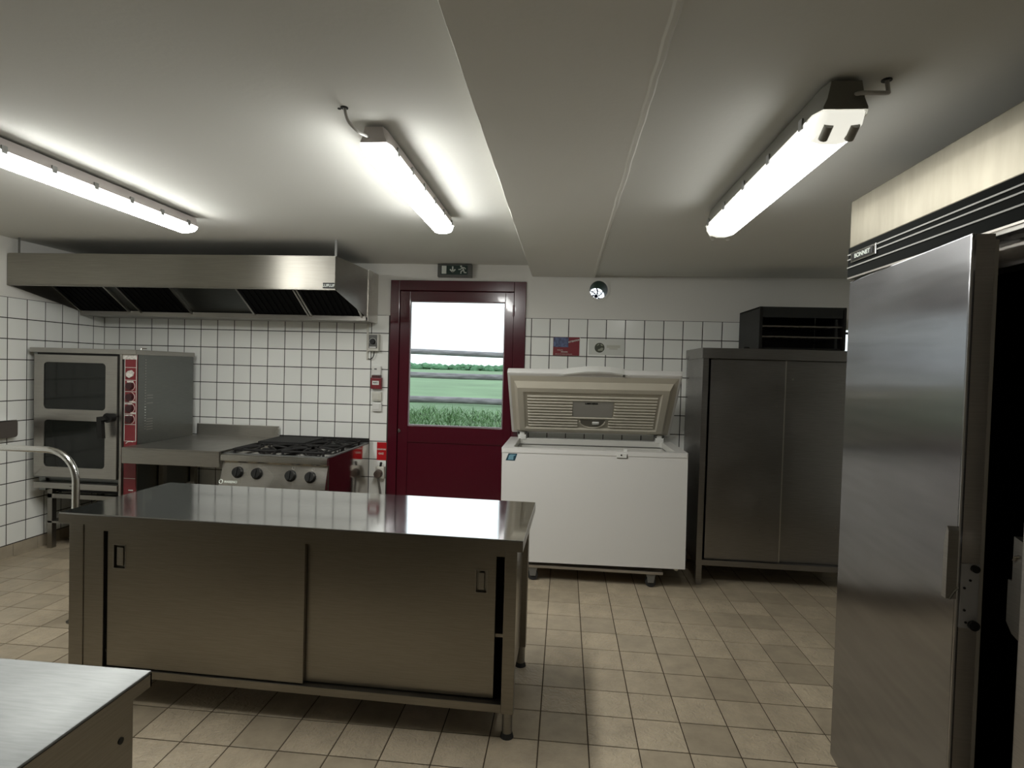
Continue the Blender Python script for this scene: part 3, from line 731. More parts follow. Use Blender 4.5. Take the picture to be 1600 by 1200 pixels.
# ------------------------------------------------------------------ combi oven on a stand
ov = thing('combi_oven', 'tall stainless combi oven with two dark glass windows and red control strip', 'oven', (-3.59, 4.3, 0))
ox0, ox1, oy0, oy1, oz1 = -4.012, -3.165, 3.965, 4.60, 1.562
bm = B(); box(bm, ox0, ox1, oy0, oy1, .575, oz1-.034, bev=.004); box(bm, -3.292, ox1, oy0, oy1, .462, .58, bev=.003); box(bm, ox0+.04, -3.292, oy0+.05, oy1, .52, .58)
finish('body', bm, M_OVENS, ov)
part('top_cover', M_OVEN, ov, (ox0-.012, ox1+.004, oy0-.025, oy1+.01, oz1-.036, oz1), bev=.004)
# door with two windows
dx0, dx1, dz0, dz1 = -3.972, -3.305, .592, 1.510; yd = oy0-.035
w1 = (-3.894, -3.396, 1.103, 1.455); w2 = (-3.890, -3.398, .667, 1.020)
bm = B()
zc = 1.06
for (wa, wb_, wz0, wz1), (fz0, fz1) in ((w1, (zc, dz1)), (w2, (dz0, zc))):
    inner = rrect(wa, wb_, wz0, wz1, .028, 6)
    outer = []
    cx, cz = (wa+wb_)/2, (wz0+wz1)/2
    for x, z in inner:
        ddx, ddz = x-cx, z-cz
        k = min(((dx1-cx)/ddx if ddx > 0 else (dx0-cx)/ddx) if abs(ddx) > 1e-6 else 1e9, ((fz1-cz)/ddz if ddz > 0 else (fz0-cz)/ddz) if abs(ddz) > 1e-6 else 1e9)
        outer.append((cx+ddx*k, cz+ddz*k))
    # square the corners of the outer outline
    for q in range(4):
        idx = q*7+3; outer[idx] = ((dx1 if q in (0, 3) else dx0), (fz1 if q in (0, 1) else fz0))
    ring_plate(bm, outer, inner, 'y', yd, oy0-.002)
dr_ = finish('door', bm, M_OVEN, ov)
for w in (w1, w2):
    bm = B(); prism(bm, rrect(w[0]-.004, w[1]+.004, w[2]-.004, w[3]+.004, .03, 5), 'y', yd+.006, yd+.014); finish('window_glass', bm, M_GLASSD, dr_)
bm = B(); cyl(bm, (-3.333, yd-.055, 1.056), (-3.333, yd, 1.056), .036, 20, .030)
hm = Matrix.Translation((-3.345, yd-.062, 1.045)) @ Matrix.Rotation(R(0), 4, 'Y')
prism(bm, [(-3.400, 1.062), (-3.345, 1.070), (-3.320, 1.045), (-3.362, 1.035), (-3.352, .905), (-3.388, .903), (-3.400, 1.03)], 'y', yd-.075, yd-.045)
finish('handle', bm, M_BLACK, dr_, smooth=False)['label'] = 'black lever handle'
part('seal_gap', M_BLACK, ov, (dx0-.004, dx1+.010, oy0-.006, oy0+.001, .583, 1.524))
# red control strip
part('trim_post', M_OVEN, ov, (-3.297, -3.277, oy0-.02, oy0, .462, 1.53), bev=.002)
rs = part('control_strip', M_RED, ov, (-3.266, -3.170, oy0-.008, oy0, .470, 1.53))
for z in [1.515, 1.43, 1.335, 1.25, 1.168, 1.085, 1.005, .88, .60]:
    part('strip_line', M_SIGNW, rs, (-3.264, -3.172, oy0-.0095, oy0-.0075, z-.0018, z+.0018))
for x in (-3.264, -3.172): part('strip_line', M_SIGNW, rs, (x-.0018, x+.0018, oy0-.0095, oy0-.0075, .88, 1.515))
M_DKRED = mat('dark_red_knob', (.035, .006, .008, 1), .3)
for z in (1.293, 1.211, 1.127, 1.045):
    bm = B(); cyl(bm, (-3.219, oy0-.030, z), (-3.219, oy0-.006, z), .024, 20, .028); finish('knob', bm, M_DKRED, rs, smooth=True)
    bm = B(); tube(bm, [(-3.219+.035*math.cos(R(a)), oy0-.009, z+.035*math.sin(R(a))) for a in range(-70, 71, 14)], .0016, 5); finish('dial_print', bm, M_SIGNW, rs)
bm = B(); prism(bm, [(-3.245, 1.365), (-3.222, 1.352), (-3.198, 1.366), (-3.190, 1.393), (-3.208, 1.410), (-3.232, 1.404), (-3.248, 1.388)], 'y', oy0-.020, oy0-.007)
finish('taped_knob', bm, M_TAPE, rs)['label'] = 'knob covered with a blob of white tape'
part('torn_label', M_TAPE, rs, (-3.285, -3.168, oy0-.0115, oy0-.0075, 1.490, 1.526), label='torn white label across the strip top')
for xa, xb, za, zb in ((-3.245, -3.195, 1.318, 1.330), (-3.262, -3.205, 1.155, 1.163), (-3.225, -3.180, 1.172, 1.180), (-3.262, -3.205, 1.068, 1.078), (-3.215, -3.172, 1.088, 1.096)):
    part('tape_strip', M_TAPE, rs, (xa, xb, oy0-.011, oy0-.0075, za, zb))
bm = B(); tube(bm, [(-3.250, oy0-.009, .862), (-3.235, oy0-.009, .874), (-3.212, oy0-.009, .878), (-3.192, oy0-.009, .876)], .003, 6); finish('logo_print', bm, M_SIGNW, rs)
part('badge', M_CHROME, rs, (-3.224, -3.186, oy0-.011, oy0-.0075, .507, .517))
# vent slots on the right side
for k in range(26):
    z = 1.49-k*.021
    part('vent_slot', M_CHROME if k > 16 else M_OVEN, ov, (ox1-.001, ox1+.003, 4.030, 4.044, z-.003, z+.003))
for z in (1.22, 1.20, 1.16, 1.04, 1.02, 1.0, .98, .96):
    part('vent_slot', M_OVEN, ov, (ox1-.001, ox1+.002, 4.055, 4.12, z-.002, z+.002))
bm = B(); tube(bm, [(-3.17, 4.0, oz1), (-3.17, 4.0, oz1+.012), (-3.15, 4.03, oz1+.012)], .004, 6); finish('bent_pin', bm, M_CHROME, ov)
# drip tray and stand
part('drip_tray', M_OVEN, ov, (ox0+.03, -3.300, oy0-.03, oy0+.02, .500, .545), bev=.003)
part('tray_slot', M_BLACK, ov, (-3.68, -3.63, oy0-.032, oy0-.029, .522, .527))
for x in (-3.965, -3.215):
    for y in (4.08, 4.55): part('stand_leg', M_STEELD, ov, (x-.02, x+.02, y-.02, y+.02, .0, .52), bev=.002)
part('stand_rail', M_STEELD, ov, (-3.985, -3.195, 4.06, 4.10, .395, .43), bev=.002); part('stand_rail', M_STEELD, ov, (-3.985, -3.195, 4.53, 4.57, .395, .43), bev=.002)
part('stand_shelf', M_STEELD, ov, (-3.985, -3.195, 4.06, 4.57, .20, .215)); part('bearer', M_DARK, ov, (-3.98, -3.2, 4.10, 4.56, .44, .519))
part('corner_bracket', M_OVENS, ov, (ox0+.02, ox0+.075, oy0+.03, oy1, .47, .576), bev=.003)

# ------------------------------------------------------------------ side worktop and gas stove
wt = thing('side_worktop', 'stainless steel worktop with splashback between the oven and the stove', 'worktop', (-2.79, 4.2, 0))
wx0, wx1, wy0, wy1, wz = -3.158, -2.418, 3.805, 4.64, .857
bm = B(); box(bm, wx0, wx1, wy0, wy1, wz-.012, wz, bev=.002); box(bm, wx0, wx1, wy0, wy0+.012, wz-.115, wz-.006, bev=.002); finish('top', bm, M_STEELD, wt)
part('splashback', M_STEEL, wt, (-3.156, -2.418, 4.64, 4.658, wz-.03, .955), bev=.003)
for x in (-3.135, -2.46):
    for y in (4.20, 4.58): part('leg', M_STEELD, wt, (x-.02, x+.02, y-.02, y+.02, 0, wz-.012), bev=.002)
part('side_panel', M_STEELD, wt, (-2.60, -2.44, 4.30, 4.315, .12, wz-.02)); part('lower_shelf', M_STEELD, wt, (-3.13, -2.46, 3.93, 4.56, .16, .18))

st = thing('gas_stove', 'four-burner stainless gas stove with black knobs and cast iron grates', 'stove', (-2.02, 4.2, 0))
tx0, tx1, ty0, ty1, tz = -2.412, -1.630, 3.812, 4.655, .838
bm = B(); box(bm, tx0+.004, tx1, ty0+.035, ty1, .15, tz-.004, bev=.002); finish('body', bm, M_STSIDE, st)
# nose and deck
bm = B(); prism(bm, [(ty0+.01, tz), (ty0+.003, tz-.004), (ty0, tz-.015), (ty0, tz-.045), (ty0+.012, tz-.056), (ty0+.04, tz-.056), (ty0+.04, tz)], 'x', tx0, tx1)
finish('front_nose', bm, M_STOVE, st, smooth=True)
bm = B(); box(bm, tx0, tx1, ty0+.03, ty0+.055, tz-.004, tz+.003); box(bm, tx0, tx0+.022, ty0+.03, ty1, tz-.004, tz+.004); box(bm, tx1-.022, tx1, ty0+.03, ty1, tz-.004, tz+.004); box(bm, tx0, tx1, ty1-.04, ty1, tz-.004, tz+.012)
finish('deck_rim', bm, M_STOPF, st)
part('burner_tray', mat('tray_dark', (.03, .028, .025, 1), .3, .6), st, (tx0+.022, tx1-.022, ty0+.055, ty1-.04, tz-.014, tz-.006))
part('rear_rail', M_IRON, st, (tx0+.01, tx1+.01, ty1-.03, ty1-.008, tz+.012, tz+.045), bev=.005)
# control panel
ca = Matrix.Identity(4)
pyt, pyb, pzt, pzb = 3.842, 3.792, tz-.058, .620
bm = B(); prism(bm, [(pyt, pzt), (pyb, pzb), (pyb+.02, pzb-.006), (pyt+.03, pzb), (pyt+.03, pzt)], 'x', tx0+.006, tx1-.004)
cp = finish('control_panel', bm, M_STOVE, st)
pn = Vector((0, -(pzt-pzb), -(pyt-pyb)*-1)).normalized(); pn = Vector((0, -(pzt-pzb), (pyb-pyt)*-1)).normalized()
pn = Vector((0, -(pzt-pzb), (pyt-pyb))).normalized()
def pp(x, z, t=0):
    k = (pzt-z)/(pzt-pzb); return Vector((x, pyt+(pyb-pyt)*k, z))+pn*t
for x, z in ((-2.284, .712), (-2.142, .709), (-1.894, .705), (-1.749, .701)):
    bm = B(); cyl(bm, pp(x, z, -.001), pp(x, z, .006), .042, 24, .040); cyl(bm, pp(x, z, .006), pp(x, z, .026), .037, 24, .033); kb = finish('knob', bm, M_BLACK, cp, smooth=True)
    bm = B(); a = pp(x, z, .026); cyl(bm, pp(x, z-.028, .03), pp(x, z+.028, .03), .007, 8)
    finish('knob_grip', bm, M_BLACK, cp, smooth=True)
    bm = B(); tube(bm, [pp(x+.012+.01*math.cos(a_*PI/5), z+.052+.01*math.sin(a_*PI/5), .001) for a_ in range(10)], .0014, 5, True); finish('dial_mark', bm, M_GREY, cp)
tilt = math.atan2(pyt-pyb, pzt-pzb)
tm = Matrix.Translation(pp(-2.325, .645, .0015)) @ Matrix.Rotation(R(90)-tilt, 4, 'X')
text('lettering', 'MARENO', .023, M_SIGNW, cp, tm, bold=.0006)
bm = B(); tube(bm, [pp(-2.397+.013*math.cos(i*PI/8), .645+.013*math.sin(i*PI/8), .002) for i in range(16)], .003, 6, True); finish('logo_ring', bm, M_SIGNW, cp)
# burners and grates
gw, gd = (tx1-tx0-.06)/2, (ty1-ty0-.115)/2
for i in range(2):
    for j in range(2):
        gx = tx0+.03+gw*i; gy = ty0+.062+gd*j; cx, cy = gx+gw/2, gy+gd/2
        bm = B(); cyl(bm, (cx, cy, tz-.008), (cx, cy, tz+.008), .052, 20, .045); cyl(bm, (cx, cy, tz+.008), (cx, cy, tz+.017), .034, 20, .030)
        finish('burner', bm, M_IRON, st, smooth=True)
        if (i, j) == (0, 1): continue
        bm = B(); z0 = tz+.026
        R0 = rrect(gx+.014, gx+gw-.014, gy+.012, gy+gd-.012, .03, 3)
        tube(bm, [(a, b, z0) for a, b in R0], .0085, 8, True)
        for k in range(8):
            a = k*PI/4; c_, s_ = math.cos(a), math.sin(a); rr = min((gw/2-.014)/abs(c_) if abs(c_) > .01 else 9, (gd/2-.012)/abs(s_) if abs(s_) > .01 else 9)
            tube(bm, [(cx+c_*.045, cy+s_*.045, z0+.010), (cx+c_*rr*.6, cy+s_*rr*.6, z0+.010), (cx+c_*rr, cy+s_*rr, z0)], .0075, 6)
        for a, b in ((gx+.03, gy+.014), (gx+gw-.03, gy+.014), (gx+.03, gy+gd-.014), (gx+gw-.03, gy+gd-.014)): cyl(bm, (a, b, tz-.006), (a, b, z0), .009, 8)
        finish('pan_grate', bm, M_IRON, st, smooth=True)
gx = tx0+.03; gy = ty0+.062+gd
part('griddle_plate', M_IRON, st, (gx+.005, gx+gw+.02, gy+.0, gy+gd-.005, tz+.024, tz+.042), bev=.006)['label'] = 'flat cast iron plate over the rear left burner'
for x in (tx0+.06, tx1-.06):
    for y in (ty0+.1, ty1-.06):
        bm = B(); cyl(bm, (x, y, 0), (x, y, .155), .022, 14); finish('foot', bm, M_STEELD, st, smooth=True)

# ------------------------------------------------------------------ chest freezer on a dolly
TH = -.0094
fz = thing('chest_freezer', 'white chest freezer with its ribbed lid raised', 'freezer', (.223, 4.32, .146), roty=TH)
fw, fd, fh = .641, .34, .802
def fl(name, m, parent, *bx, bev=0, label=None): return part(name, m, parent, *bx, bev=bev, label=label, world=False)
fl('body', M_FRZ, fz, (-fw, fw, -fd, -fd+.06, 0, fh-.03), (-fw, fw, fd-.06, fd, 0, fh-.03), (-fw, -fw+.06, -fd+.06, fd-.06, 0, fh-.03), (fw-.06, fw, -fd+.06, fd-.06, 0, fh-.03), (-fw+.06, fw-.06, -fd+.06, fd-.06, 0, .06), bev=0)
bm = B()
ring_plate(bm, rrect(-fw-.003, fw+.003, -fd-.004, fd, .012, 4), rrect(-fw+.075, fw-.075, -fd+.06, fd-.075, .03, 4), 'z', fh-.032, fh)
e_ = [e for e in bm.edges if all(abs(v.co.z-fh) < 1e-5 for v in e.verts) and not any(len(f.verts) < 3 for f in e.link_faces)]
finish('top_rim', bm, M_FRZ, fz, world=False)
bm = B(); ring_plate(bm, rrect(-fw+.07, fw-.07, -fd+.055, fd-.07, .03, 4), rrect(-fw+.078, fw-.078, -fd+.063, fd-.078, .03, 4), 'z', .08, fh-.002)
finish('inner_liner', bm, M_FRZI, fz, world=False)
bm = B(); tube(bm, [(x, y, fh-.045) for x, y in rrect(-fw+.082, fw-.082, -fd+.067, fd-.082, .03, 3)], .004, 6, True); finish('basket_wire', bm, M_GALV, fz, world=False)
fl('inner_floor', M_FRZI, fz, (-fw+.07, fw-.07, -fd+.06, fd-.07, .06, .085))
lk = fl('lock', M_WHITE, fz, (.160, .228, -fd-.008, -fd+.002, fh-.045, fh-.012), bev=.003)
bm = B(); cyl(bm, (.190, -fd-.010, fh-.026), (.190, -fd-.006, fh-.026), .006, 10); finish('keyhole', bm, M_BLACK, lk, world=False)
fl('lock_catch', M_WHITE, fz, (.208, .232, -fd+.004, -fd+.03, fh-.005, fh+.016), bev=.003)
fl('lock_edge', M_SIGNF, fz, (.160, .234, -fd-.0045, -fd+.001, fh-.049, fh-.044), (.228, .234, -fd-.0045, -fd+.001, fh-.047, fh-.020))
# energy sticker
stx, stz = -.572, fh-.063
bm = B(); prism(bm, [(stx-.042, stz-.026), (stx+.024, stz-.026), (stx+.040, stz+.024), (stx-.022, stz+.024)], 'y', -fd-.0012, -fd+.001)
sk = finish('sticker', bm, M_NAVY, fz, world=False); sk['label'] = 'slanted blue and navy sticker'
bm = B(); prism(bm, [(stx-.026, stz-.020), (stx+.012, stz-.020), (stx+.014, stz+.004), (stx+.032, stz+.016), (stx-.006, stz+.018), (stx-.018, stz+.010)], 'y', -fd-.0018, -fd)
finish('sticker_print', bm, M_BLUE, sk, world=False)
# feet
for x in (-fw+.06, fw-.05):
    for y in (-fd+.06, fd-.06):
        bm = B(); cyl(bm, (x, y, -.028), (x, y, .004), .014, 14, .02); finish('foot', bm, M_OFFW, fz, smooth=True, world=False)
# lid: u across, v from the hinge outwards, w out of its underside
AL = R(47)
hy_, hz_ = fd-.04, fh+.037
LM = Matrix(((1, 0, 0, 0), (0, -math.cos(AL), -math.sin(AL), hy_), (0, math.sin(AL), -math.cos(AL), hz_), (0, 0, 0, 1)))
LW, LV = .633, .672
def lidobj(name, bm, m, parent, smooth=False): return finish(name, bm, m, parent, smooth, world=False, mtx=LM)
bm = B(); box(bm, -LW, LW, 0, LV, -.055, -.004, bev=.012); lid = lidobj('lid', bm, M_FRZ, fz)
bm = B()
def lrect(a0, a1, b0, b1): return [(a0, b0), (a1, b0), (a1, b1), (a0, b1)]
def step(bm, o, zo, i, zi):
    O = [bm.verts.new((p[0], p[1], zo)) for p in o]; I_ = [bm.verts.new((p[0], p[1], zi)) for p in i]
    for k in range(4): bm.faces.new((O[k], O[(k+1) % 4], I_[(k+1) % 4], I_[k]))
r0 = lrect(-LW+.006, LW-.006, .006, LV-.006); r1 = lrect(-.585, .580, .045, .590); r2 = lrect(-.562, .555, .068, .548)
r3 = lrect(-.520, .510, .095, .508); r4 = lrect(-.508, .498, .107, .492)
step(bm, r0, -.006, r1, .0); step(bm, r1, .0, r2, .030); step(bm, r2, .030, r3, .031); step(bm, r3, .031, r4, .018)
bm.faces.new([bm.verts.new((p[0], p[1], .018)) for p in r4]); bmesh.ops.remove_doubles(bm, verts=bm.verts, dist=1e-5)
ll = lidobj('lid_liner', bm, M_LID, lid)
for k in range(11):
    v_ = .452-k*.0325
    if k in (0, 1, 7): segs = [(-.490, .480)]
    elif k < 7: segs = [(-.490, -.148), (.168, .480)]
    else: segs = [(-.490, -.105), (.135, .480)]
    for a, b in segs:
        bm = B(); prism(bm, [(v_-.010, .018), (v_-.004, .027), (v_+.004, .028), (v_+.009, .018)], 'x', a, b); lidobj('rib', bm, M_LID, ll)
bm = B(); box(bm, -.145, .160, .232, .412, .016, .0215, bev=.003); pl = lidobj('label_plate', bm, M_GREY, lid)
# lettering reads left to right with its top towards the lid front edge
cu_m = LM @ Matrix.Translation((-.005, .386, .0225))
text('lettering', 'LIEBHERR', .020, M_BLACK, pl, cu_m @ Matrix.Identity(4), world=False, bold=.0009, sx=1.15)
bm = B(); n = 14; pts = [(-.085, .205)]+[(.01+.098*math.cos(R(180+180*i/n)), .185-.075*math.sin(R(180*i/n))) for i in range(n+1)]+[(.108, .205)]
prism(bm, pts, 'z', .012, .0185)
lr = lidobj('lamp_recess', bm, mat('recess_dark', (.20, .185, .15, 1), .4), lid)
bm = B(); tube(bm, [(p[0], p[1], .020) for p in pts[1:-1]], .006, 8); lidobj('recess_lip', bm, M_LID, lr, True)
bm = B(); box(bm, .010, .062, .160, .182, .018, .034, bev=.004); lidobj('lamp_bulb', bm, M_WHITE, lr, True)
bm = B()
pts = [(-.245, LV-.012), (-.16, LV+.006), (-.06, LV+.022), (.03, LV+.026), (.12, LV+.020), (.20, LV+.006), (.255, LV-.010)]
for z_ in (0,):
    up_ = [(a, b) for a, b in pts]; dn_ = [(a, b-.018) for a, b in pts[::-1]]
    prism(bm, up_+dn_, 'z', -.060, -.002)
lh = lidobj('lid_handle', bm, M_WHITE, lid, False); lh['label'] = 'curved white pull handle'
bm = B(); prism(bm, [(-.225, LV-.016), (-.10, LV+.004), (.03, LV+.010), (.13, LV+.005), (.20, LV-.008), (.20, LV-.018)], 'z', -.003, -.001); lidobj('handle_grip', bm, M_GREY, lh)
bm = B(); cyl(bm, (.215, LV-.012, -.004), (.215, LV-.012, .002), .010, 12); lidobj('handle_lock', bm, M_SIGNF, lh)
for x in (-.545, .545):
    bm = B(); box(bm, x-.032, x+.032, fd-.085, fd-.02, fh-.01, fh+.03, bev=.002); box(bm, x-.020, x+.020, fd-.07, fd-.03, fh+.02, fh+.052, bev=.004)
    finish('hinge', bm, M_WHITE, fz, smooth=True, world=False)
    for s_ in (-1, 1):
        bm = B(); box(bm, x+s_*.036-.004, x+s_*.036+.004, fd-.075, fd-.035, fh+.015, fh+.050); finish('hinge_spring', bm, M_SIGNF, fz, world=False)
# dolly under it
dl = thing('freezer_dolly', 'low dark dolly on four castors under the chest freezer', 'dolly', (.23, 4.3, 0))
part('deck', M_FEDGE, dl, (-.30, .72, 4.00, 4.58, .096, .116), bev=.003)
for x in (-.185, .640):
    for y in (4.035, 4.50):
        bm = B(); box(bm, x-.032, x+.032, y-.03, y+.03, .090, .097); prism(bm, [(x-.030, .092), (x+.030, .092), (x+.020, .035), (x-.020, .035)], 'y', y-.026, y-.021)
        prism(bm, [(x-.030, .092), (x+.030, .092), (x+.020, .035), (x-.020, .035)], 'y', y+.021, y+.026)
        k = finish('caster', bm, M_GALV, dl)
        bm = B(); cyl(bm, (x, y-.016, .036), (x, y+.016, .036), .0355, 20); finish('wheel', bm, M_RUBBER, k, smooth=True)

# ------------------------------------------------------------------ tall dark steel cupboard with rack unit on top
cb = thing('tall_cupboard', 'tall dark stainless cupboard with sliding doors right of the freezer', 'cupboard', (1.53, 4.4, 0))
cx0, cx1, cy0, cy1, cz0, cz1 = .970, 2.090, 4.13, 4.672, .160, 1.612
part('cornice', M_DSTEEL, cb, (cx0-.008, cx1+.008, cy0-.008, cy1, cz1, 1.687), bev=.003)
part('side_panel', M_DSTEEL, cb, (cx0, cx0+.04, cy0, cy1, cz0-.02, cz1)); part('side_panel', M_DSTEEL, cb, (cx1-.04, cx1, cy0, cy1, cz0-.02, cz1))
part('back_panel', M_DSTEEL, cb, (cx0+.04, cx1-.04, cy1-.01, cy1, cz0, cz1)); part('bottom_rail', M_DSTEEL, cb, (cx0+.04, cx1-.04, cy0+.002, cy1-.01, cz0-.02, cz0+.018))
part('shelf', M_DARK, cb, (cx0+.045, cx1-.045, cy0+.08, cy1-.02, .85, .87))
d_ = part('sliding_door', M_DSTEEL, cb, (cx0+.062, 1.548, cy0+.028, cy0+.044, cz0+.020, cz1-.003), bev=.002)
part('door_edge', M_STEEL, d_, (1.542, 1.549, cy0+.024, cy0+.030, cz0+.02, cz1-.003))
d_ = part('sliding_door', M_DSTEEL, cb, (1.530, cx1-.045, cy0+.048, cy0+.064, cz0+.020, cz1-.003), bev=.002)
bm = B(); cyl(bm, (1.600, cy0+.040, 1.48), (1.600, cy0+.05, 1.48), .008, 12); finish('door_lock', bm, M_CHROME, d_, smooth=True)
for x in (cx0+.022, cx1-.022):
    for y in (cy0+.022, cy1-.03): part('leg', M_DSTEEL, cb, (x-.02, x+.02, y-.02, y+.02, 0, cz0-.018), bev=.002)
ru = thing('rack_unit', 'black open-fronted metal unit with rack rails on top of the tall cupboard', 'rack', (1.64, 4.4, 1.687))
bz0, bz1, bx0, bx1, by0, by1 = 1.689, 1.985, 1.345, 1.925, 4.14, 4.60
M_RACK = mat('blackened_steel', (.035, .037, .036, 1), .35, .5)
part('top_panel', M_RACK, ru, (bx0, bx1, by0, by1, bz1-.014, bz1), bev=.003)
part('front_header', M_RACK, ru, (bx0+.02, bx1-.02, by0, by0+.012, bz1-.075, bz1-.012), bev=.002)
for a, b in ((bx0, bx0+.022), (bx1-.016, bx1)): part('side_panel', M_BLACK, ru, (a, b, by0-.006, by1, bz0, bz1), bev=.003)
part('back_panel', M_BLACK, ru, (bx0+.02, bx1-.02, by1-.01, by1, bz0, bz1-.014)); part('bottom_panel', M_BLACK, ru, (bx0+.02, bx1-.02, by0+.01, by1-.01, bz0, bz0+.012))
for z in (bz0+.162, bz0+.088):
    bm = B(); cyl(bm, (bx0+.022, by0+.02, z), (bx1-.016, by0+.02, z), .006, 10)
    for k in range(9): cyl(bm, (bx0+.06+k*.058, by0+.02, z), (bx0+.06+k*.058, by1-.02, z), .0025, 6)
    finish('wire_rack', bm, M_STEELD, ru, smooth=True)
part('inner_post', M_RACK, ru, (bx1-.06, bx1-.045, by0+.02, by0+.035, bz0+.012, bz1-.08))
bm = B(); cyl(bm, (1.272, 4.16, 1.687), (1.272, 4.16, 1.700), .024, 18, .018); o = finish('black_cap', bm, M_BLACK, smooth=True); tag(o, 'small black cap lying on the cupboard top left of the rack unit', 'cap')

# ------------------------------------------------------------------ upright fridge with two doors
fr = thing('upright_fridge', 'tall two-door stainless fridge at the right with its far door ajar', 'fridge', (1.41, 1.43, 0))
X0, X1, Y0, Y1, Z0, Z1 = 1.042, 1.80, .612, 2.238, .11, 2.150
bm = B()
box(bm, X0+.070, X1, Y0, Y0+.05, Z0, 1.862); box(bm, X0+.070, X1, Y1-.05, Y1, Z0, 1.862); box(bm, X1-.05, X1, Y0+.05, Y1-.05, Z0, 1.862); box(bm, X0+.070, X1-.05, Y0+.05, Y1-.05, Z0, Z0+.06)
box(bm, X0+.02, X1, Y0, Y1, 1.862, Z1-.004)
finish('body', bm, M_FEDGE, fr)
part('inner_lining', M_DARK, fr, (X0+.09, X1-.05, Y1-.056, Y1-.049, Z0+.06, 1.862), (X0+.09, X1-.05, Y0+.049, Y0+.056, Z0+.06, 1.862), (X1-.056, X1-.049, Y0+.05, Y1-.05, Z0+.06, 1.862), (X0+.09, X1-.05, Y0+.05, Y1-.05, Z0+.059, Z0+.066), (X0+.14, X1-.05, Y0+.05, Y1-.05, 1.856, 1.863))  # shade of the unlit steel inside is put into the lining colour
part('inner_top_lining', M_FEDGE, fr, (X0+.075, X0+.14, Y0+.05, Y1-.05, 1.790, 1.8605))
part('upper_panel', M_CREAM, fr, (X0, X0+.02, Y0, Y1, 1.978, Z1), bev=.003, label='pale glossy steel panel above the doors')
cbn = part('control_band', M_BAND, fr, (X0-.004, X0+.02, Y0, Y1, 1.864, 1.977), bev=.002)
for z in (1.951, 1.933, 1.904): part('bright_line', M_LINE, cbn, (X0-.0075, X0-.003, Y0+.002, Y1-.002, z-.0022, z+.0022))
bdg = part('badge', M_CHROME, cbn, (X0-.010, X0-.003, 2.036, 2.207, 1.918, 1.955), bev=.002)
part('badge_field', M_BLACK, cbn, (X0-.012, X0-.009, 2.052, 2.194, 1.925, 1.948))
text('lettering', 'BONNET', .021, M_SIGNW, cbn, face_x(X0-.0125, 2.121, 1.9365), bold=.0005, sx=1.25)
part('lower_strip', M_FEDGE, fr, (X0-.006, X0+.075, Y0+.02, Y1-.004, 1.862, 1.868))
part('frame_lip', M_STEEL, fr, (X0-.002, X0+.070, Y0+.02, 1.540, 1.850, 1.8635), bev=.001)
for y in (Y0+.06, Y1-.08):
    for x in (X0+.06, X1-.06):
        bm = B(); cyl(bm, (x, y, 0), (x, y, Z0), .022, 14); finish('foot', bm, M_STEELD, fr, smooth=True)
# far door, ajar: local frame along the door (s) and out of it (t)
hx_, hy2 = 1.050, 2.231; fx_, fy_ = .978, 1.493
dd = Vector((fx_-hx_, fy_-hy2, 0)); DL = dd.length; dd.normalize(); nn = Vector((dd.y, -dd.x, 0)); 
if nn.x > 0: nn = -nn
DM = Matrix(((dd.x, -nn.x, 0, hx_), (dd.y, -nn.y, 0, hy2), (0, 0, 1, 0), (0, 0, 0, 1)))   # local x=s, y=depth into the door
def dobj(name, bm, m, parent, smooth=False): return finish(name, bm, m, parent, smooth, mtx=DM)
def dbox(name, m, parent, *bx, bev=0):
    bm = B()
    for b in bx: box(bm, *b, bev=bev)
    return dobj(name, bm, m, parent)
d1 = dbox('door', M_FDOOR, fr, (-.016, DL, 0, .012, .060, 1.856), bev=.004)
d1['label'] = 'wavy polished steel door standing ajar'
dbox('door_core', M_FEDGE, d1, (-.010, DL-.0015, .011, .052, .062, 1.854))
dbox('door_edge', M_CHROME, d1, (DL-.0025, DL+.0008, .001, .005, .066, 1.850))
dbox('gasket', M_GREY, d1, (.02, DL-.001, .052, .060, .08, 1.84)); dbox('inner_skin', M_FEDGE, d1, (.03, DL-.025, .058, .064, .09, 1.83))
dbox('lock_plate', M_LOCK, d1, (DL-.001, DL+.003, .010, .050, .885, 1.045), bev=.0008)
for (y_, z_, r_) in ((.038, 1.035, .009), (.040, .895, .012)):
    bm = B(); cyl(bm, (DL+.002, y_, z_), (DL+.012, y_, z_), r_, 14); dobj('buffer', bm, M_BLACK, d1, True)
for (y_, z_) in ((.030, 1.005), (.018, .985), (.020, .93), (.024, .90)):
    bm = B(); cyl(bm, (DL+.002, y_, z_), (DL+.005, y_, z_), .003, 8); dobj('screw', bm, M_BLACK, d1)
bm = B(); prism(bm, [(DL-.016, .955), (DL+.003, .955), (DL+.003, 1.125), (DL-.004, 1.135), (DL-.016, 1.09)], 'y', -.022, .001); dobj('handle', bm, M_STEELD, d1)
bm = B(); tube(bm, [(DL+.004, -.015, .955), (DL+.004, -.004, .975), (DL+.004, .004, .985)], .003, 6); dobj('latch', bm, M_CHROME, d1)
# near door, closed
d2 = part('door', M_FEDGE, fr, (X0+.003, X0+.062, Y0+.005, 1.385, .062, 1.845), bev=.004)
d2['label'] = 'near steel door cut by the right edge'
bm = B(); prism(bm, [(1.385, .895), (1.385, 1.125), (1.424, 1.135), (1.424, 1.03), (1.436, 1.03), (1.436, .93), (1.418, .908)], 'x', X0+.014, X0+.032); o = finish('handle_plate', bm, M_STEELD, d2)
bm = B(); tube(bm, [(X0+.012, 1.420, 1.080), (X0+.010, 1.412, 1.090), (X0+.012, 1.400, 1.095)], .003, 6); finish('latch', bm, M_CHROME, d2)

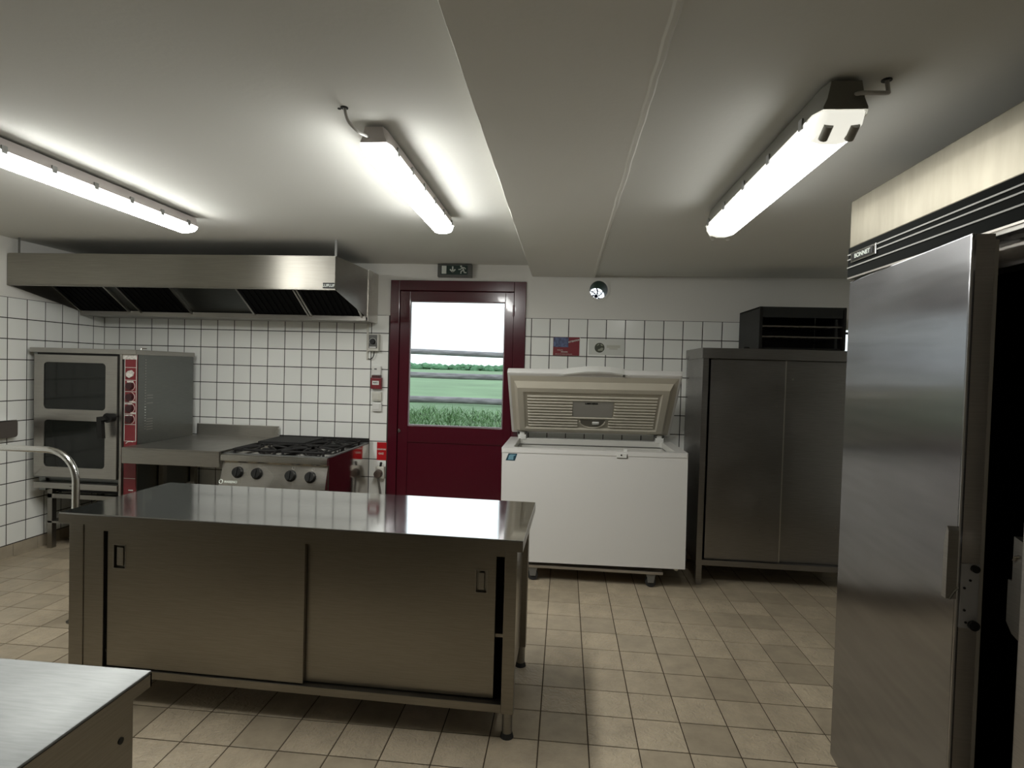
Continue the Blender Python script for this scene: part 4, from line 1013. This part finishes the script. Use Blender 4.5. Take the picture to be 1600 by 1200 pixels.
# ------------------------------------------------------------------ island worktable with sliding doors
th = -.0213
IO = Vector((-.1433, 2.2171, 0))
isl = thing('island_worktable', 'large stainless island worktable with two sliding doors', 'table', tuple(IO), rotz=th)
IW, ID, IZ = 2.022, .672, .820
def ip(name, m, parent, *bx, bev=0, label=None): return part(name, m, parent, *bx, bev=bev, label=label, world=False)
bm = B(); box(bm, -IW, 0, 0, ID, IZ-.010, IZ, bev=.0035); top = finish('tabletop', bm, M_STOP, isl, world=False)
ip('top_edge', M_SFRONT, top, (-IW, 0, .0, .02, IZ-.046, IZ-.005), (-IW, 0, ID-.02, ID, IZ-.046, IZ-.005), (-IW, -IW+.02, .02, ID-.02, IZ-.046, IZ-.005), (-.02, 0, .02, ID-.02, IZ-.046, IZ-.005))
ip('underside', M_SFRONT, top, (-IW+.02, -.02, .02, ID-.02, IZ-.030, IZ-.008))
zt = IZ-.047
for x0, x1 in ((-.074, -.024), (-1.998, -1.93)):
    for y0_, y1_ in ((.028, .078), (ID-.078, ID-.028)): ip('leg', M_SFRONT, isl, (x0, x1, y0_, y1_, .105, zt), bev=.003)
for x in (-.049, -1.965):
    for y in (.055, ID-.053):
        bm = B(); cyl(bm, (x, y, .018), (x, y, .11), .021, 16); k = finish('foot', bm, M_STEELD, isl, smooth=True, world=False)
        bm = B(); cyl(bm, (x, y, 0), (x, y, .02), .028, 16, .022); finish('foot_pad', bm, M_RUBBER, k, smooth=True, world=False)
ip('stile', M_SFRONT, isl, (-1.93, -1.836, .032, .050, .108, zt), bev=.002)
ip('top_rail', M_SFRONT, isl, (-1.836, -.074, .030, .036, .742, zt)); ip('bottom_rail', M_SFRONT, isl, (-1.93, -.074, .029, .052, .108, .142), bev=.002)
ip('bottom_panel', M_SFRONT, isl, (-1.93, -.074, .052, ID-.04, .128, .142)); ip('side_panel', M_SFRONT, isl, (-.060, -.052, .078, ID-.078, .12, zt)); ip('side_panel', M_SFRONT, isl, (-1.99, -1.982, .078, ID-.078, .12, zt))
ip('back_panel', M_SFRONT, isl, (-1.93, -.074, ID-.045, ID-.037, .12, zt)); ip('middle_shelf', M_STEELD, isl, (-1.92, -.076, .09, ID-.05, .388, .402))
# sliding doors with a recess for the pull
def sdoor(x0, x1, y, hx0, hx1, hz0, hz1, lbl):
    bm = B(); t_ = .018; z0, z1 = .146, .741
    box(bm, x0, hx0, y, y+t_, z0, z1); box(bm, hx1, x1, y, y+t_, z0, z1); box(bm, hx0, hx1, y, y+t_, z0, hz0); box(bm, hx0, hx1, y, y+t_, hz1, z1)
    bmesh.ops.remove_doubles(bm, verts=bm.verts, dist=1e-5)
    d = finish('sliding_door', bm, M_SFRONT, isl, world=False); d['label'] = lbl
    k = ip('pull_recess', M_STEELD, d, (hx0-.004, hx1+.004, y-.0015, y, hz0-.004, hz0), (hx0-.004, hx1+.004, y-.0015, y, hz1, hz1+.004), (hx0-.004, hx0, y-.0015, y, hz0, hz1), (hx1, hx1+.004, y-.0015, y, hz0, hz1), (hx0, hx1, y+t_-.002, y+t_, hz0, hz1))
    ip('pull_lip', M_STEELD, d, (hx0+.010, hx1-.010, y+.002, y+.010, hz0+.010, hz1-.010), bev=.003)
sdoor(-1.822, -.918, .040, -1.792, -1.740, .580, .680, 'left sliding door, in front')
sdoor(-.935, -.112, .062, -.193, -.150, .580, .670, 'right sliding door, behind and slightly open')
ip('door_edge_shadow_gap', M_DARK, isl, (-1.836, -1.824, .050, .056, .142, .742))

# foreground worktable
fg = thing('foreground_worktable', 'stainless worktable corner in the lower left foreground', 'table', (-1.40, .75, 0))
gx0_, gx1_, gy0_, gy1_ = -2.35, -.870, .42, 1.140
bm = B(); box(bm, gx0_, gx1_, gy0_, gy1_, .810, .820, bev=.003); tp = finish('tabletop', bm, M_STOPF, fg)
part('top_edge', M_SFRONT, tp, (gx1_-.003, gx1_, gy0_, gy1_, .785, .815), (gx0_, gx1_, gy1_-.004, gy1_, .785, .815), (gx0_, gx1_, gy0_, gy0_+.004, .785, .815))
part('side_panel', M_SFRONT, fg, (gx1_-.030, gx1_-.006, gy0_+.02, gy1_-.045, .15, .806), bev=.002); part('side_panel', M_SFRONT, fg, (gx0_+.006, gx0_+.03, gy0_+.02, gy1_-.045, .15, .806), bev=.002)
part('back_panel', M_SFRONT, fg, (gx0_+.03, gx1_-.03, gy1_-.06, gy1_-.05, .15, .806)); part('shelf', M_SFRONT, fg, (gx0_+.03, gx1_-.03, gy0_+.02, gy1_-.06, .15, .17))
bm = B(); cyl(bm, (gx1_-.007, 1.062, .715), (gx1_-.0045, 1.062, .715), .007, 12); finish('screw_hole', bm, M_BLACK, fg)
for x in (gx0_+.03, gx1_-.03):
    for y in (gy0_+.05, gy1_-.07):
        bm = B(); cyl(bm, (x, y, 0), (x, y, .155), .020, 14); finish('foot', bm, M_STEELD, fg, smooth=True)

# bent tube rail behind the island's left end
tr = thing('tube_rail', 'bent steel tube handrail standing behind the left end of the island', 'rail', (-2.9, 2.78, 0))
bm = B(); yy = 2.95; zr = .967; rb = .17; xr = -2.722
pts = [(-3.55, yy, 0), (-3.55, yy, zr-rb)]+arc((-3.55+rb, zr-rb), rb, 180, 90, 8, lambda a, b: (a, yy, b))+arc((xr-rb, zr-rb), rb, 90, 0, 10, lambda a, b: (a, yy, b))+[(xr, yy, .3), (xr, yy, 0)]
tube(bm, pts, .0185, 16); finish('tube', bm, M_CHROME, tr, smooth=True)
for x in (-3.55, xr):
    bm = B(); cyl(bm, (x, yy, 0), (x, yy, .006), .04, 18); finish('base_flange', bm, M_STEELD, tr, smooth=True)
# steel ledge on the left wall
wl = thing('wall_ledge', 'small rounded steel ledge on the tiled wall at the left edge', 'shelf', (XL, 3.6, .90))
bm = B(); prism(bm, rrect(3.30, 3.845, .895, 1.020, .02, 4), 'x', XL, XL+.05); finish('front_plate', bm, mat('brown_steel', (.16, .14, .125, 1), .4, .5), wl, smooth=True)
part('top_edge', M_CHROME, wl, (XL, XL+.053, 3.32, 3.835, 1.016, 1.023), bev=.001)
